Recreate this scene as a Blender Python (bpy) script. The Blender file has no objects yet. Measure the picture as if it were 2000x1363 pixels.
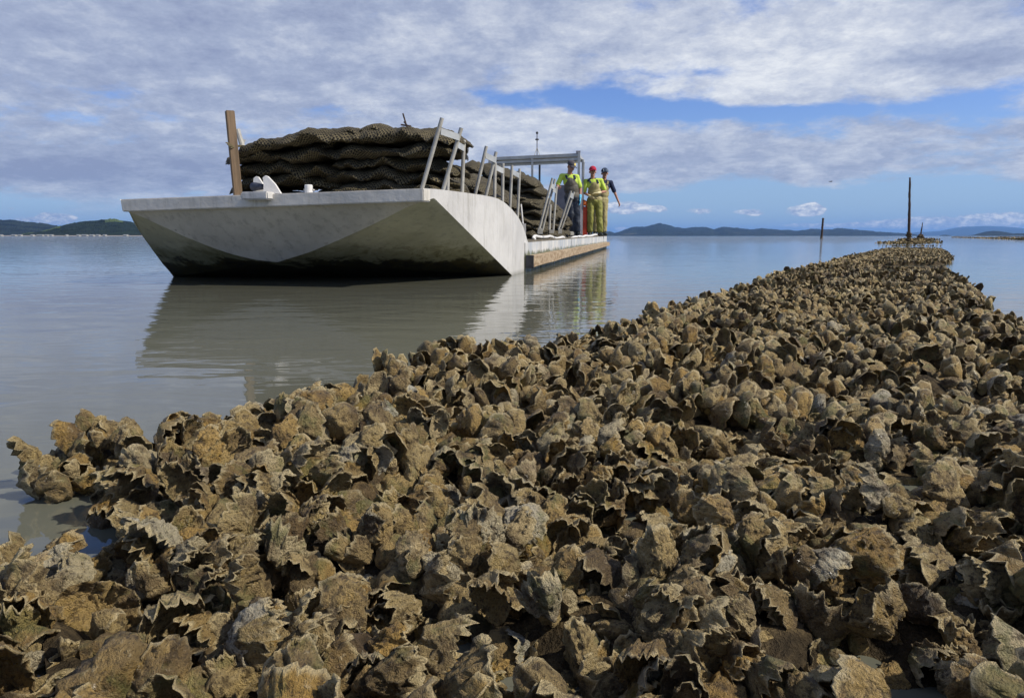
import bpy, bmesh, math, random
import numpy as np
from mathutils import Vector, Matrix, noise as mn

S = bpy.context.scene
COL = S.collection
R = math.radians
rnd = random.Random(7)
nrg = np.random.default_rng(11)

# ------------------------------------------------------------------ camera
FPX = 1333.3
HCAM = 0.33
PITCH = math.atan((681.5 - 461.0) / FPX)
cd = bpy.data.cameras.new('camera')
cam = bpy.data.objects.new('camera', cd)
COL.objects.link(cam)
cam.location = (0, 0, HCAM)
cam.rotation_euler = (math.pi / 2 - PITCH, 0, 0)
cd.lens = 24.0
cd.sensor_width = 36.0
cd.clip_start = 0.02
cd.clip_end = 60000
S.camera = cam
CP, SP = math.cos(PITCH), math.sin(PITCH)

def ray(px, py):
    a = (px - 1000.0) / FPX
    b = (py - 681.5) / FPX
    return a, CP - b * SP, -SP - b * CP

def P(px, py, d):
    """point of the place seen at photo pixel (px, py) at forward distance d"""
    a, y, z = ray(px, py)
    return Vector((a / y * d, d, HCAM + z / y * d))

def PZ(px, py, z):
    a, y, zz = ray(px, py)
    d = (z - HCAM) / (zz / y)
    return Vector((a / y * d, d, z))

def topx(x, y, z):
    z = z - HCAM
    f = y * CP - z * SP
    u = y * SP + z * CP
    return 1000 + FPX * x / f, 681.5 - FPX * u / f

# ------------------------------------------------------------------ node helper
class NT:
    def __init__(s, tree):
        s.t = tree; s.n = tree.nodes; s.l = tree.links
    def new(s, typ, **kw):
        nd = s.n.new(typ)
        for k, v in kw.items():
            setattr(nd, k, v)
        return nd
    def put(s, sock, v):
        if hasattr(v, 'is_output') or isinstance(v, bpy.types.NodeSocket):
            s.l.new(v, sock)
        elif v is not None:
            if isinstance(v, (tuple, list)) and len(v) == 3 and sock.type == 'RGBA':
                v = (*v, 1)
            sock.default_value = v
    def m(s, op, a, b=None, c=None, clamp=False):
        nd = s.new('ShaderNodeMath', operation=op, use_clamp=clamp)
        s.put(nd.inputs[0], a)
        if b is not None: s.put(nd.inputs[1], b)
        if c is not None: s.put(nd.inputs[2], c)
        return nd.outputs[0]
    def vm(s, op, a, b=None):
        nd = s.new('ShaderNodeVectorMath', operation=op)
        s.put(nd.inputs[0], a)
        if b is not None:
            if op == 'SCALE': s.put(nd.inputs['Scale'], b)
            else: s.put(nd.inputs[1], b)
        return nd.outputs[0]
    def noise(s, vec, scale, detail=4, rough=.55, dist=0.0, out='Fac'):
        nd = s.new('ShaderNodeTexNoise')
        if vec is not None: s.l.new(vec, nd.inputs['Vector'])
        nd.inputs['Scale'].default_value = scale
        nd.inputs['Detail'].default_value = detail
        nd.inputs['Roughness'].default_value = rough
        nd.inputs['Distortion'].default_value = dist
        return nd.outputs[out]
    def ramp(s, fac, stops, interp='LINEAR'):
        nd = s.new('ShaderNodeValToRGB')
        nd.color_ramp.interpolation = interp
        el = nd.color_ramp.elements
        while len(el) < len(stops): el.new(.5)
        for e, (p, c) in zip(el, stops):
            e.position = p
            e.color = (*c, 1) if isinstance(c, (tuple, list)) else (c, c, c, 1)
        s.l.new(fac, nd.inputs[0])
        return nd.outputs[0]
    def mix(s, fac, a, b, mode='MIX'):
        nd = s.new('ShaderNodeMix', data_type='RGBA', blend_type=mode)
        s.put(nd.inputs[0], fac)
        s.put(nd.inputs[6], a); s.put(nd.inputs[7], b)
        return nd.outputs[2]
    def smooth(s, v, lo, hi):
        nd = s.new('ShaderNodeMapRange', interpolation_type='SMOOTHSTEP')
        s.put(nd.inputs[0], v)
        nd.inputs[1].default_value = lo; nd.inputs[2].default_value = hi
        return nd.outputs[0]
    def bump(s, h, strength, dist, normal=None):
        nd = s.new('ShaderNodeBump')
        nd.inputs['Strength'].default_value = strength
        nd.inputs['Distance'].default_value = dist
        s.l.new(h, nd.inputs['Height'])
        if normal is not None: s.l.new(normal, nd.inputs['Normal'])
        return nd.outputs[0]

# ------------------------------------------------------------------ world
SUN_EL, SUN_AZ = R(43), R(107)      # azimuth clockwise from +Y: the sun stands to the right
W = bpy.data.worlds.new('World')
S.world = W
W.use_nodes = True
w = NT(W.node_tree)
w.n.clear()
out = w.new('ShaderNodeOutputWorld')
sky = w.new('ShaderNodeTexSky', sky_type='NISHITA')
sky.sun_disc = False
sky.sun_elevation = SUN_EL
sky.sun_rotation = SUN_AZ
sky.air_density = 1.0; sky.dust_density = .6; sky.ozone_density = 2.5
tc = w.new('ShaderNodeTexCoord')
D = tc.outputs['Generated']
sx = w.new('ShaderNodeSeparateXYZ'); w.l.new(D, sx.inputs[0])
dx, dy, dz = sx.outputs
# clouds lie in a flat layer overhead
zz = w.m('ADD', w.m('MAXIMUM', dz, 0.0), 0.24)
cx = w.new('ShaderNodeCombineXYZ')
w.put(cx.inputs[0], w.m('DIVIDE', dx, zz)); w.put(cx.inputs[1], w.m('DIVIDE', dy, zz)); cx.inputs[2].default_value = 3.7
CV = cx.outputs[0]
n1 = w.noise(CV, 2.3, 12, .62, .05)
n2 = w.noise(w.vm('ADD', CV, (7.1, 3.3, 1.0)), .32, 3, .5)
n3 = w.noise(w.vm('ADD', CV, (2.2, 9.3, 4.0)), 6.0, 12, .72, .1)
# where in the sky the big breaks and banks are (direction of view, tangent coordinates)
ysafe = w.m('MAXIMUM', dy, 0.02)
TX = w.m('DIVIDE', dx, ysafe); TY = w.m('DIVIDE', dz, ysafe)
def tang(px, py):
    a, y, z = ray(px, py)
    return a / y, z / y
def gauss(px, py, sx_, sy_, amp, tx=None, ty=None):
    cx_, cy_ = tang(px, py)
    a = w.m('POWER', w.m('DIVIDE', w.m('SUBTRACT', tx or TX, cx_), sx_ / 1380), 2.0)
    b = w.m('POWER', w.m('DIVIDE', w.m('SUBTRACT', ty or TY, cy_), sy_ / 1380), 2.0)
    return w.m('MULTIPLY', w.m('EXPONENT', w.m('MULTIPLY', w.m('ADD', a, b), -1.0)), amp)
def gsum(items, **k):
    acc = None
    for it in items:
        g = gauss(*it, **k)
        acc = g if acc is None else w.m('ADD', acc, g)
    return acc
bias = gsum([(1230, 215, 260, 30, -.105), (1480, 225, 190, 22, -.09), (1900, 195, 190, 40, -.10), (420, 140, 700, 150, .15), (1030, 205, 160, 34, -.05), (1350, 140, 160, 16, -.05), (1650, 160, 180, 14, -.05), (1500, 100, 600, 80, .14), (300, 330, 420, 60, .10),
             (1450, 310, 420, 45, .13), (1750, 250, 160, 26, .06), (1600, 215, 200, 14, -.08), (1000, 190, 200, 20, -.07), (560, 250, 120, 30, -.07), (1650, 400, 600, 42, -.26), (1000, 260, 220, 34, .12), (650, 215, 130, 20, -.06), (150, 400, 260, 30, -.12)])
cov = w.m('ADD', w.m('ADD', w.m('MULTIPLY', n1, .72), w.m('MULTIPLY', n2, .28)), bias)
cov = w.m('ADD', cov, .005)
cl = w.smooth(cov, .42, .55)
# brightness inside the clouds
bb = gsum([(1600, 90, 500, 110, .15), (1050, 260, 260, 40, .14), (1350, 160, 300, 40, .12), (1900, 110, 140, 35, -.24), (150, 325, 330, 36, -.26), (200, 60, 400, 120, -.08),
           (1350, 320, 300, 30, -.05)])
br = w.m('ADD', w.m('ADD', w.m('MULTIPLY', n3, .85), w.m('MULTIPLY', n1, .15)), bb)
ccol = w.ramp(br, [(.28, (.25, .29, .43)), (.46, (.36, .41, .54)), (.60, (.53, .57, .66)), (.76, (.78, .80, .82))])
# low heaps of cumulus above the horizon
pn = w.new('ShaderNodeCombineXYZ'); w.put(pn.inputs[0], TX); w.put(pn.inputs[1], w.m('MULTIPLY', TY, 1.8))
q1 = w.noise(pn.outputs[0], 34, 6, .6)
q2 = w.noise(pn.outputs[0], 90, 4, .6)
low = gsum([(1222, 405, 42, 14, 1), (1215, 407, 70, 8, .6), (1290, 409, 18, 7, .75), (1368, 412, 30, 8, .8), (1440, 412, 26, 8, .6), (1475, 415, 22, 9, .8), (1570, 412, 48, 12, .9), (1590, 407, 20, 12, .8),
            (1600, 441, 120, 6, .8), (1760, 437, 90, 10, .9), (1850, 435, 90, 14, 1), (1970, 430, 80, 17, 1), (118, 428, 34, 13, 1), (60, 428, 40, 9, .8), (215, 432, 26, 6, .7), (88, 424, 14, 10, .6), (1215, 447, 24, 5, .7), (20, 408, 22, 5, .5), (40, 388, 14, 5, .4)])
lowm = w.smooth(w.m('MULTIPLY', low, w.m('ADD', w.m('MULTIPLY', q1, 1.9), -.12)), .30, .55)
lowc = w.ramp(w.m('ADD', q2, w.m('MULTIPLY', w.m('SUBTRACT', q1, .5), .6)), [(.36, (.34, .40, .55)), (.52, (.55, .60, .69)), (.66, (.88, .87, .86))])
hz = w.smooth(dz, .0, .07)
cl = w.m('MULTIPLY', cl, w.smooth(dz, .012, .06))
cl = w.m('MAXIMUM', cl, lowm)
ccol = w.mix(lowm, ccol, lowc)
bg1 = w.new('ShaderNodeBackground'); skc = w.mix(1.0, sky.outputs[0], (.80, .95, 1.42), 'MULTIPLY')
lowsky = w.m('MULTIPLY', w.m('SUBTRACT', 1.0, w.smooth(dz, .0, .20)), .75)
w.l.new(w.mix(lowsky, skc, (3.6, 5.4, 7.4)), bg1.inputs[0]); bg1.inputs[1].default_value = .10
bg2 = w.new('ShaderNodeBackground'); w.l.new(ccol, bg2.inputs[0]); bg2.inputs[1].default_value = 1.12
mx = w.new('ShaderNodeMixShader')
w.l.new(w.m('MULTIPLY', cl, .94), mx.inputs[0]); w.l.new(bg1.outputs[0], mx.inputs[1]); w.l.new(bg2.outputs[0], mx.inputs[2])
w.l.new(mx.outputs[0], out.inputs[0])

sd = bpy.data.lights.new('sun', 'SUN')
sun = bpy.data.objects.new('sun', sd)
COL.objects.link(sun)
sd.energy = 5.0
sd.angle = R(1.2)
sd.color = (1, .94, .84)
sv = Vector((math.sin(SUN_AZ) * math.cos(SUN_EL), math.cos(SUN_AZ) * math.cos(SUN_EL), math.sin(SUN_EL)))
sun.rotation_euler = sv.to_track_quat('Z', 'Y').to_euler()
S.view_settings.view_transform = 'Standard'
S.view_settings.look = 'None'
S.view_settings.exposure = 0.0
S.view_settings.gamma = 1
S.view_settings.use_curve_mapping = False
S.cycles.max_bounces = 6
S.cycles.transparent_max_bounces = 8
S.cycles.volume_bounces = 0

# ------------------------------------------------------------------ object helpers
def tag(o, label=None, cat=None, group=None, kind=None):
    if label: o['label'] = label
    if cat: o['category'] = cat
    if group: o['group'] = group
    if kind: o['kind'] = kind
    return o

def empty(name, loc, **k):
    o = bpy.data.objects.new(name, None)
    COL.objects.link(o)
    o.location = loc
    o.empty_display_size = .1
    tag(o, **k)
    return o

def link_mesh(name, me, mat, parent=None, smooth=False):
    o = bpy.data.objects.new(name, me)
    COL.objects.link(o)
    if mat is not None and not me.materials:
        me.materials.append(mat)
    if smooth:
        me.shade_smooth()
    if parent is not None:
        o.parent = parent
        pl = Matrix.Identity(4)
        q = parent
        while q is not None:
            pl = Matrix.Translation(q.location) @ pl
            q = q.parent
        o.location = -pl.translation
    return o
# Geometry is written in world coordinates; a part's location undoes its parents' so it stays put.

def mesh(name, V, F, mat, parent=None, smooth=False):
    me = bpy.data.meshes.new(name)
    me.from_pydata([tuple(v) for v in V], [], F)
    me.update()
    return link_mesh(name, me, mat, parent, smooth)

class MB:
    def __init__(s): s.V = []; s.F = []
    def add(s, V, F):
        b = len(s.V)
        s.V += [Vector(v) for v in V]
        s.F += [tuple(i + b for i in f) for f in F]
    def hexa(s, pts):
        """8 points: bottom ring 0-3, top ring 4-7"""
        s.add(pts, [(3, 2, 1, 0), (4, 5, 6, 7), (0, 1, 5, 4), (1, 2, 6, 5), (2, 3, 7, 6), (3, 0, 4, 7)])
    def box(s, c, sx, sy, sz, ang=0, tilt=None):
        c = Vector(c)
        M = Matrix.Rotation(ang, 3, 'Z')
        if tilt is not None: M = tilt @ M
        pts = []
        for z in (-.5, .5):
            for x, y in ((-.5, -.5), (.5, -.5), (.5, .5), (-.5, .5)):
                pts.append(c + M @ Vector((x * sx, y * sy, z * sz)))
        s.hexa(pts)
    def tube(s, pts, r, n=10, cap=True):
        pts = [Vector(p) for p in pts]
        rs = r if isinstance(r, (list, tuple)) else [r] * len(pts)
        b = len(s.V)
        up = None
        for i, p in enumerate(pts):
            t = (pts[min(i + 1, len(pts) - 1)] - pts[max(i - 1, 0)]).normalized()
            if up is None:
                up = t.orthogonal().normalized()
            up = (up - t * up.dot(t)).normalized()
            sd_ = t.cross(up)
            for k in range(n):
                a = 2 * math.pi * k / n
                s.V.append(p + (up * math.cos(a) + sd_ * math.sin(a)) * rs[i])
        for i in range(len(pts) - 1):
            for k in range(n):
                k2 = (k + 1) % n
                s.F.append((b + i * n + k, b + i * n + k2, b + (i + 1) * n + k2, b + (i + 1) * n + k))
        if cap:
            s.F.append(tuple(b + k for k in reversed(range(n))))
            s.F.append(tuple(b + (len(pts) - 1) * n + k for k in range(n)))
    def bar(s, a, c, wd, th, side=None):
        """rectangular bar from a to c, width along side"""
        a, c = Vector(a), Vector(c)
        t = (c - a).normalized()
        side = Vector(side) if side is not None else t.orthogonal()
        side = (side - t * side.dot(t)).normalized()
        nn = t.cross(side)
        pts = []
        for p in (a, c):
            for u, v in ((-.5, -.5), (.5, -.5), (.5, .5), (-.5, .5)):
                pts.append(p + side * wd * u + nn * th * v)
        s.hexa(pts)
    def build(s, name, mat, parent=None, smooth=False, bevel=0):
        o = mesh(name, s.V, s.F, mat, parent, smooth)
        bm = bmesh.new(); bm.from_mesh(o.data)
        if bevel:
            bmesh.ops.bevel(bm, geom=list(bm.edges), offset=bevel, segments=2, affect='EDGES', clamp_overlap=True)
        bmesh.ops.recalc_face_normals(bm, faces=bm.faces)
        bm.to_mesh(o.data); bm.free()
        if smooth: o.data.shade_smooth()
        return o

# ------------------------------------------------------------------ materials
def newmat(name):
    m = bpy.data.materials.new(name)
    m.use_nodes = True
    t = NT(m.node_tree)
    b = t.n['Principled BSDF']
    return m, t, b

def pos(t):
    return t.new('ShaderNodeNewGeometry').outputs['Position']

def dirty(name, c1, c2, scale=6, rough=.6, metal=0.0, bump=.002, bscale=60, stain=None, stain_amt=.5, stretch=None):
    m, t, b = newmat(name)
    v = pos(t)
    if stretch is not None: v = t.vm('MULTIPLY', v, stretch)
    n = t.noise(v, scale, 6, .62)
    col = t.mix(t.smooth(n, .32, .68), c1, c2)
    if stain is not None:
        n2 = t.noise(v, scale * 2.7, 7, .7, .6)
        col = t.mix(t.m('MULTIPLY', t.smooth(n2, .56, .72), stain_amt), col, stain)
    t.l.new(col, b.inputs['Base Color'])
    b.inputs['Metallic'].default_value = metal
    b.inputs['Specular IOR Level'].default_value = .35
    t.l.new(t.ramp(n, [(.3, rough - .1), (.7, min(1, rough + .15))]), b.inputs['Roughness'])
    nb = t.noise(v, bscale, 4, .6)
    t.l.new(t.bump(nb, 1.0, bump), b.inputs['Normal'])
    return m

def hull_mat(name, c1, c2, algae, grow=0.0):
    m, t, b = newmat(name)
    v = pos(t)
    n = t.noise(v, 2.2, 7, .65)
    n2 = t.noise(v, 14, 6, .7)
    streak = t.noise(t.vm('MULTIPLY', v, (9, 9, 1.1)), 2.0, 5, .7)
    col = t.mix(t.smooth(n, .35, .65), c1, c2)
    col = t.mix(t.m('MULTIPLY', t.smooth(streak, .48, .72), .5), col, (.27, .25, .20))
    scuff = t.noise(v, 34, 5, .75, 1.2)
    col = t.mix(t.m('MULTIPLY', t.smooth(scuff, .64, .71), .7), col, (.10, .09, .07))
    z = t.new('ShaderNodeSeparateXYZ'); t.l.new(v, z.inputs[0])
    if algae:
        h = t.m('ADD', z.outputs[2], t.m('MULTIPLY', t.m('SUBTRACT', t.noise(t.vm('MULTIPLY', v, (1, 1, .6)), 3.0, 8, .74, .5), .5), .42))
        wet = t.m('SUBTRACT', 1.0, t.smooth(h, .125, .165))
        blot = t.smooth(t.noise(v, 7, 7, .75, 1.0), .50, .60)
        col = t.mix(t.m('MULTIPLY', t.m('MULTIPLY', blot, t.m('SUBTRACT', 1.0, t.smooth(z.outputs[2], .16, .34))), .75), col, (.085, .075, .03))
        grn = t.m('SUBTRACT', 1.0, t.smooth(h, .19, .29))
        col = t.mix(t.m('MULTIPLY', grn, .55), col, (.17, .155, .055))
        col = t.mix(wet, col, t.mix(t.smooth(n2, .4, .6), (.024, .021, .012), (.075, .06, .022)))
        spots = t.smooth(t.noise(v, 22, 5, .7, 1.5), .68, .72)
        col = t.mix(t.m('MULTIPLY', t.m('MULTIPLY', spots, wet), .7), col, (.25, .24, .2))
    else:
        grime = t.m('SUBTRACT', 1.0, t.smooth(t.m('ADD', z.outputs[2], t.m('MULTIPLY', n2, .05)), .015, .07))
        col = t.mix(t.m('MULTIPLY', grime, .6), col, (.16, .15, .11))
        if grow:
            g_ = t.m('ADD', z.outputs[2], t.m('MULTIPLY', t.m('SUBTRACT', t.noise(v, 5, 6, .75), .5), .16))
            col = t.mix(t.m('SUBTRACT', 1.0, t.smooth(g_, grow - .015, grow + .03)), col, (.12, .125, .065))
            col = t.mix(t.m('MULTIPLY', t.smooth(t.noise(t.vm('MULTIPLY', v, (1, 3, .3)), 2.3, 3, .6), .55, .6), .4), col, (.30, .36, .42))
    t.l.new(col, b.inputs['Base Color'])
    t.l.new(t.ramp(n2, [(.3, .42), (.7, .7)]), b.inputs['Roughness'])
    b.inputs['Specular IOR Level'].default_value = .35
    hb = t.m('ADD', t.m('MULTIPLY', n, 1.0), t.m('MULTIPLY', t.noise(v, 70, 5, .7), .06))
    t.l.new(t.bump(hb, 1.0, .012), b.inputs['Normal'])
    return m

M = {}
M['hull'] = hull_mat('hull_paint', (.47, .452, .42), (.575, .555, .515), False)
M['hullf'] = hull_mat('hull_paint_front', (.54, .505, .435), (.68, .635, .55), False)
M['chine'] = hull_mat('hull_weathered', (.44, .42, .29), (.58, .55, .39), True)
M['plate'] = dirty('side_plate_paint', (.40, .41, .40), (.58, .56, .50), 3.5, .6, stain=(.13, .13, .075), stain_amt=1, stretch=(1, 1, 2))
M['plate'] = hull_mat('side_plate_paint', (.42, .43, .43), (.60, .58, .53), False, .17)
M['alu'] = dirty('dull_aluminium', (.33, .31, .265), (.46, .44, .38), 9, .5, stain=(.22, .18, .12), stain_amt=.6)
M['alu_clean'] = dirty('pale_aluminium', (.30, .31, .31), (.44, .45, .44), 4, .45)
M['white'] = dirty('worn_white', (.62, .60, .56), (.72, .70, .66), 14, .5, stain=(.25, .23, .18), stain_amt=.5)
M['deck'] = dirty('muddy_deck', (.10, .085, .06), (.17, .145, .10), 7, .8, stain=(.05, .04, .03))
M['post'] = dirty('brown_timber', (.12, .08, .045), (.22, .15, .09), 5, .75, stain=(.12, .08, .05), stretch=(6, 6, .6), bump=.004, bscale=16)
M['plank'] = dirty('ochre_timber', (.22, .14, .07), (.46, .36, .24), 4.5, .75, stain=(.09, .07, .04), stain_amt=1, stretch=(2, 2, 5), bump=.006, bscale=14)
M['black'] = dirty('black_rubber', (.02, .02, .025), (.05, .05, .055), 9, .6)
M['roller'] = dirty('blue_black_rubber', (.03, .035, .05), (.08, .085, .11), 9, .55)
M['greybox'] = dirty('grey_panel', (.13, .13, .16), (.20, .20, .23), 3, .6, stain=(.08, .08, .09))
M['red'] = dirty('red_plastic', (.42, .045, .02), (.55, .07, .03), 4, .5, stain=(.25, .03, .02))
M['orange'] = dirty('orange_plastic', (.75, .14, .03), (.85, .22, .05), 6, .5)
M['pole'] = dirty('dark_wet_timber', (.035, .022, .016), (.09, .055, .038), 6, .7, stain=(.14, .11, .09), stretch=(4, 4, .5), bump=.01, bscale=12)
M['skin'] = dirty('skin', (.36, .17, .11), (.46, .24, .16), 9, .55, bump=.0005)
M['hivis'] = dirty('yellow_shirt', (.44, .58, .06), (.55, .69, .10), 8, .8, stain=(.33, .42, .06), stain_amt=.6)
M['navy'] = dirty('navy_cloth', (.010, .016, .045), (.02, .03, .07), 8, .85)
M['wader_dark'] = dirty('dark_waders', (.06, .055, .045), (.11, .095, .07), 6, .6, stain=(.16, .14, .09))
M['wader_leg'] = dirty('blue_black_waders', (.014, .018, .028), (.03, .035, .045), 6, .45, stain=(.06, .06, .06))
M['wader_green'] = dirty('olive_yellow_waders', (.17, .17, .035), (.31, .30, .07), 4, .55, stain=(.16, .13, .06), stain_amt=.7)
M['wader_tan'] = dirty('tan_waders', (.27, .23, .09), (.38, .32, .15), 5, .6, stain=(.15, .13, .08))
M['cap_grey'] = dirty('grey_cap', (.06, .055, .06), (.10, .09, .10), 9, .9)
M['cap_red'] = dirty('crimson_cap', (.36, .015, .045), (.46, .03, .06), 9, .9)
M['cap_blue'] = dirty('navy_cap', (.02, .035, .07), (.05, .07, .11), 9, .9)
M['badge_y'] = dirty('yellow_badge', (.75, .55, .10), (.80, .62, .15), 9, .8)
M['badge_w'] = dirty('pale_badge', (.62, .72, .72), (.7, .78, .78), 9, .8)
M['glove_blue'] = dirty('sky_blue_glove', (.10, .48, .68), (.16, .58, .76), 9, .6)
M['glove_tan'] = dirty('ochre_glove', (.52, .42, .18), (.66, .58, .34), 12, .7, stain=(.45, .25, .04))
M['boot'] = dirty('black_boot', (.012, .016, .014), (.03, .035, .03), 9, .5)
M['shore'] = dirty('pale_shore', (.20, .17, .14), (.34, .30, .26), .02, .9, stain=(.15, .12, .1))

# netting of the oyster bags
def bag_mat(name, strand, hole):
    m, t, b = newmat(name)
    uv = t.new('ShaderNodeUVMap').outputs[0]
    s = t.new('ShaderNodeSeparateXYZ'); t.l.new(uv, s.inputs[0])
    wob = t.m('MULTIPLY', t.m('SUBTRACT', t.noise(uv, 5, 3, .5), .5), .03)
    a = t.m('ADD', t.m('ADD', s.outputs[0], s.outputs[1]), wob)
    c = t.m('ADD', t.m('SUBTRACT', s.outputs[0], s.outputs[1]), wob)
    cell = 1 / .023
    def line(x):
        f = t.m('ABSOLUTE', t.m('SUBTRACT', t.m('FRACT', t.m('MULTIPLY', x, cell)), .5))
        return t.smooth(f, .26, .40)
    net = t.m('MAXIMUM', line(a), line(c))
    n = t.noise(pos(t), 9, 5, .6)
    sc = t.mix(t.smooth(n, .3, .7), strand, tuple(x * .5 for x in strand))
    mud = t.smooth(t.noise(pos(t), 17, 6, .7), .60, .75)
    col = t.mix(net, hole, sc)
    col = t.mix(t.m('MULTIPLY', mud, .5), col, (.12, .10, .06))
    t.l.new(col, b.inputs['Base Color'])
    b.inputs['Roughness'].default_value = .75
    b.inputs['Specular IOR Level'].default_value = .25
    t.l.new(t.bump(t.m('ADD', net, t.m('MULTIPLY', t.noise(pos(t), 40, 4, .6), 1.2)), 1.0, .006), b.inputs['Normal'])
    # the netting is see-through only where it lies as a single free layer at the seams
    seam = t.new('ShaderNodeAttribute', attribute_name='seam').outputs['Fac']
    al = t.m('SUBTRACT', 1.0, t.m('MULTIPLY', t.smooth(seam, .55, .8), t.m('SUBTRACT', 1.0, net)))
    t.l.new(al, b.inputs['Alpha'])
    return m
M['bag'] = bag_mat('brown_netting', (.17, .138, .072), (.006, .005, .004))
M['bag2'] = bag_mat('grey_netting', (.175, .145, .085), (.009, .008, .006))

# oyster shells
def shell_mat():
    m, t, b = newmat('oyster_shell')
    v = pos(t)
    tint = t.new('ShaderNodeAttribute', attribute_name='tint').outputs['Color']
    oi = t.new('ShaderNodeObjectInfo').outputs['Color']
    tint = t.mix(1.0, tint, oi, 'ADD')
    s = t.new('ShaderNodeSeparateColor'); t.l.new(tint, s.inputs[0])
    rim = t.new('ShaderNodeAttribute', attribute_name='rim').outputs['Fac']
    tone = s.outputs[0]; warm = s.outputs[1]; algae = s.outputs[2]
    nA = t.noise(v, 22, 5, .65)
    nB = t.noise(v, 95, 6, .72)
    nC = t.noise(v, 380, 4, .7)
    base = t.ramp(tone, [(.0, (.14, .094, .040)), (.3, (.35, .245, .098)), (.62, (.53, .395, .170)), (.85, (.61, .50, .28)), (1.0, (.64, .58, .42))])
    och = t.mix(warm, base, (.52, .31, .07))
    col = t.mix(t.m('MULTIPLY', t.smooth(nA, .53, .36), .7), och, (.13, .08, .035))
    col = t.mix(t.m('MULTIPLY', t.smooth(nB, .51, .38), .8), col, (.075, .05, .024))
    col = t.mix(t.m('MULTIPLY', t.smooth(nB, .58, .72), .55), col, (.72, .58, .34))
    col = t.mix(t.m('MULTIPLY', t.smooth(nC, .60, .75), .35), col, (.78, .66, .42))
    col = t.mix(t.m('MULTIPLY', t.smooth(nC, .44, .32), .5), col, (.06, .042, .022))
    gr = t.m('MULTIPLY', t.smooth(t.m('ADD', t.noise(v, 26, 5, .65), t.m('MULTIPLY', algae, .13)), .60, .74), .5)
    col = t.mix(gr, col, (.20, .215, .065))
    ed = t.m('MULTIPLY', t.smooth(rim, .70, .95), t.smooth(nA, .30, .55))
    col = t.mix(t.m('MULTIPLY', ed, .75), col, (.80, .64, .34))  # pale ochre rim; its extra brightness paints lit edges into the colour
    t.l.new(col, b.inputs['Base Color'])
    wetn = t.smooth(t.noise(v, 45, 3, .6), .56, .66)
    t.l.new(t.mix(wetn, t.ramp(nB, [(.35, .5), (.65, .85)]), (.22, .22, .22)), b.inputs['Roughness'])
    b.inputs['Specular IOR Level'].default_value = .45
    h = t.m('ADD', t.m('MULTIPLY', nB, 1.0), t.m('ADD', t.m('MULTIPLY', nC, .35), t.m('MULTIPLY', nA, 1.2)))
    t.l.new(t.bump(h, 1.0, .016), b.inputs['Normal'])
    return m
M['shell'] = shell_mat()

def mud_mat():
    m, t, b = newmat('reef_mud')
    v = pos(t)
    n = t.noise(v, 40, 6, .7)
    col = t.ramp(n, [(.3, (.02, .015, .008)), (.5, (.06, .043, .022)), (.7, (.16, .115, .055))])
    t.l.new(col, b.inputs['Base Color'])
    b.inputs['Roughness'].default_value = .85
    b.inputs['Specular IOR Level'].default_value = .15
    t.l.new(t.bump(n, 1.0, .03), b.inputs['Normal'])
    return m
M['mud'] = mud_mat()

def water_mat():
    m, t, b = newmat('turbid_water')
    v = pos(t)
    n = t.noise(v, .15, 3, .5)
    t.l.new(t.mix(n, (.102, .104, .078), (.128, .126, .092)), b.inputs['Base Color'])
    b.inputs['Roughness'].default_value = .035
    b.inputs['IOR'].default_value = 1.333
    b.inputs['Specular IOR Level'].default_value = .5
    a = t.noise(t.vm('MULTIPLY', v, (1.0, 2.0, 1)), 2.6, 3, .5, .3)
    c = t.noise(t.vm('MULTIPLY', v, (1.0, 1.7, 1)), 11, 2, .5)
    patch = t.smooth(t.noise(t.vm('MULTIPLY', v, (.25, .8, 1)), .8, 3, .5), .40, .62)
    yy_ = t.new('ShaderNodeSeparateXYZ'); t.l.new(v, yy_.inputs[0])
    open_ = t.smooth(yy_.outputs[1], 7, 60)          # open water beyond the lee of the reef is more ruffled
    h = t.m('ADD', t.m('MULTIPLY', a, t.m('ADD', t.m('MULTIPLY', open_, .030), .0042)), t.m('MULTIPLY', t.m('MULTIPLY', c, t.m('ADD', t.m('MULTIPLY', open_, .004), .00085)), t.m('ADD', t.m('MULTIPLY', patch, 1.2), .25)))
    t.l.new(t.bump(h, 1.0, 1.0), b.inputs['Normal'])
    return m
M['water'] = water_mat()

def hill_mat(name, c1, c2, c3, sc):
    m, t, b = newmat(name)
    v = pos(t)
    n = t.noise(v, sc, 6, .65)
    col = t.mix(t.smooth(n, .35, .65), c1, c2)
    g = t.m('MULTIPLY', t.new('ShaderNodeAttribute', attribute_name='field').outputs['Fac'], .9)
    g2 = t.smooth(t.noise(v, sc * .22, 4, .6), .64, .70)
    col = t.mix(t.m('MAXIMUM', g, t.m('MULTIPLY', g2, .5)), col, c3)
    t.l.new(col, b.inputs['Base Color'])
    b.inputs['Roughness'].default_value = .95
    b.inputs['Specular IOR Level'].default_value = .1
    return m
M['hill_near'] = hill_mat('wooded_hill', (.006, .012, .012), (.018, .030, .020), (.08, .11, .04), .06)
M['hill_far'] = hill_mat('distant_hill', (.006, .011, .015), (.022, .032, .026), (.16, .15, .10), .012)

# ------------------------------------------------------------------ water
def build_water():
    ys = [-40, -4, 0, 2, 5, 10, 20, 40, 80, 160, 400, 1200, 4000, 12000, 40000]
    V = []; F = []
    for y in ys:
        wd = max(30, abs(y) * 2.2)
        V += [(-wd, y, 0), (wd, y, 0)]
    for i in range(len(ys) - 1):
        F.append((2 * i, 2 * i + 1, 2 * i + 3, 2 * i + 2))
    tag(mesh('water', V, F, M['water']), kind='structure')
build_water()

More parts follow.
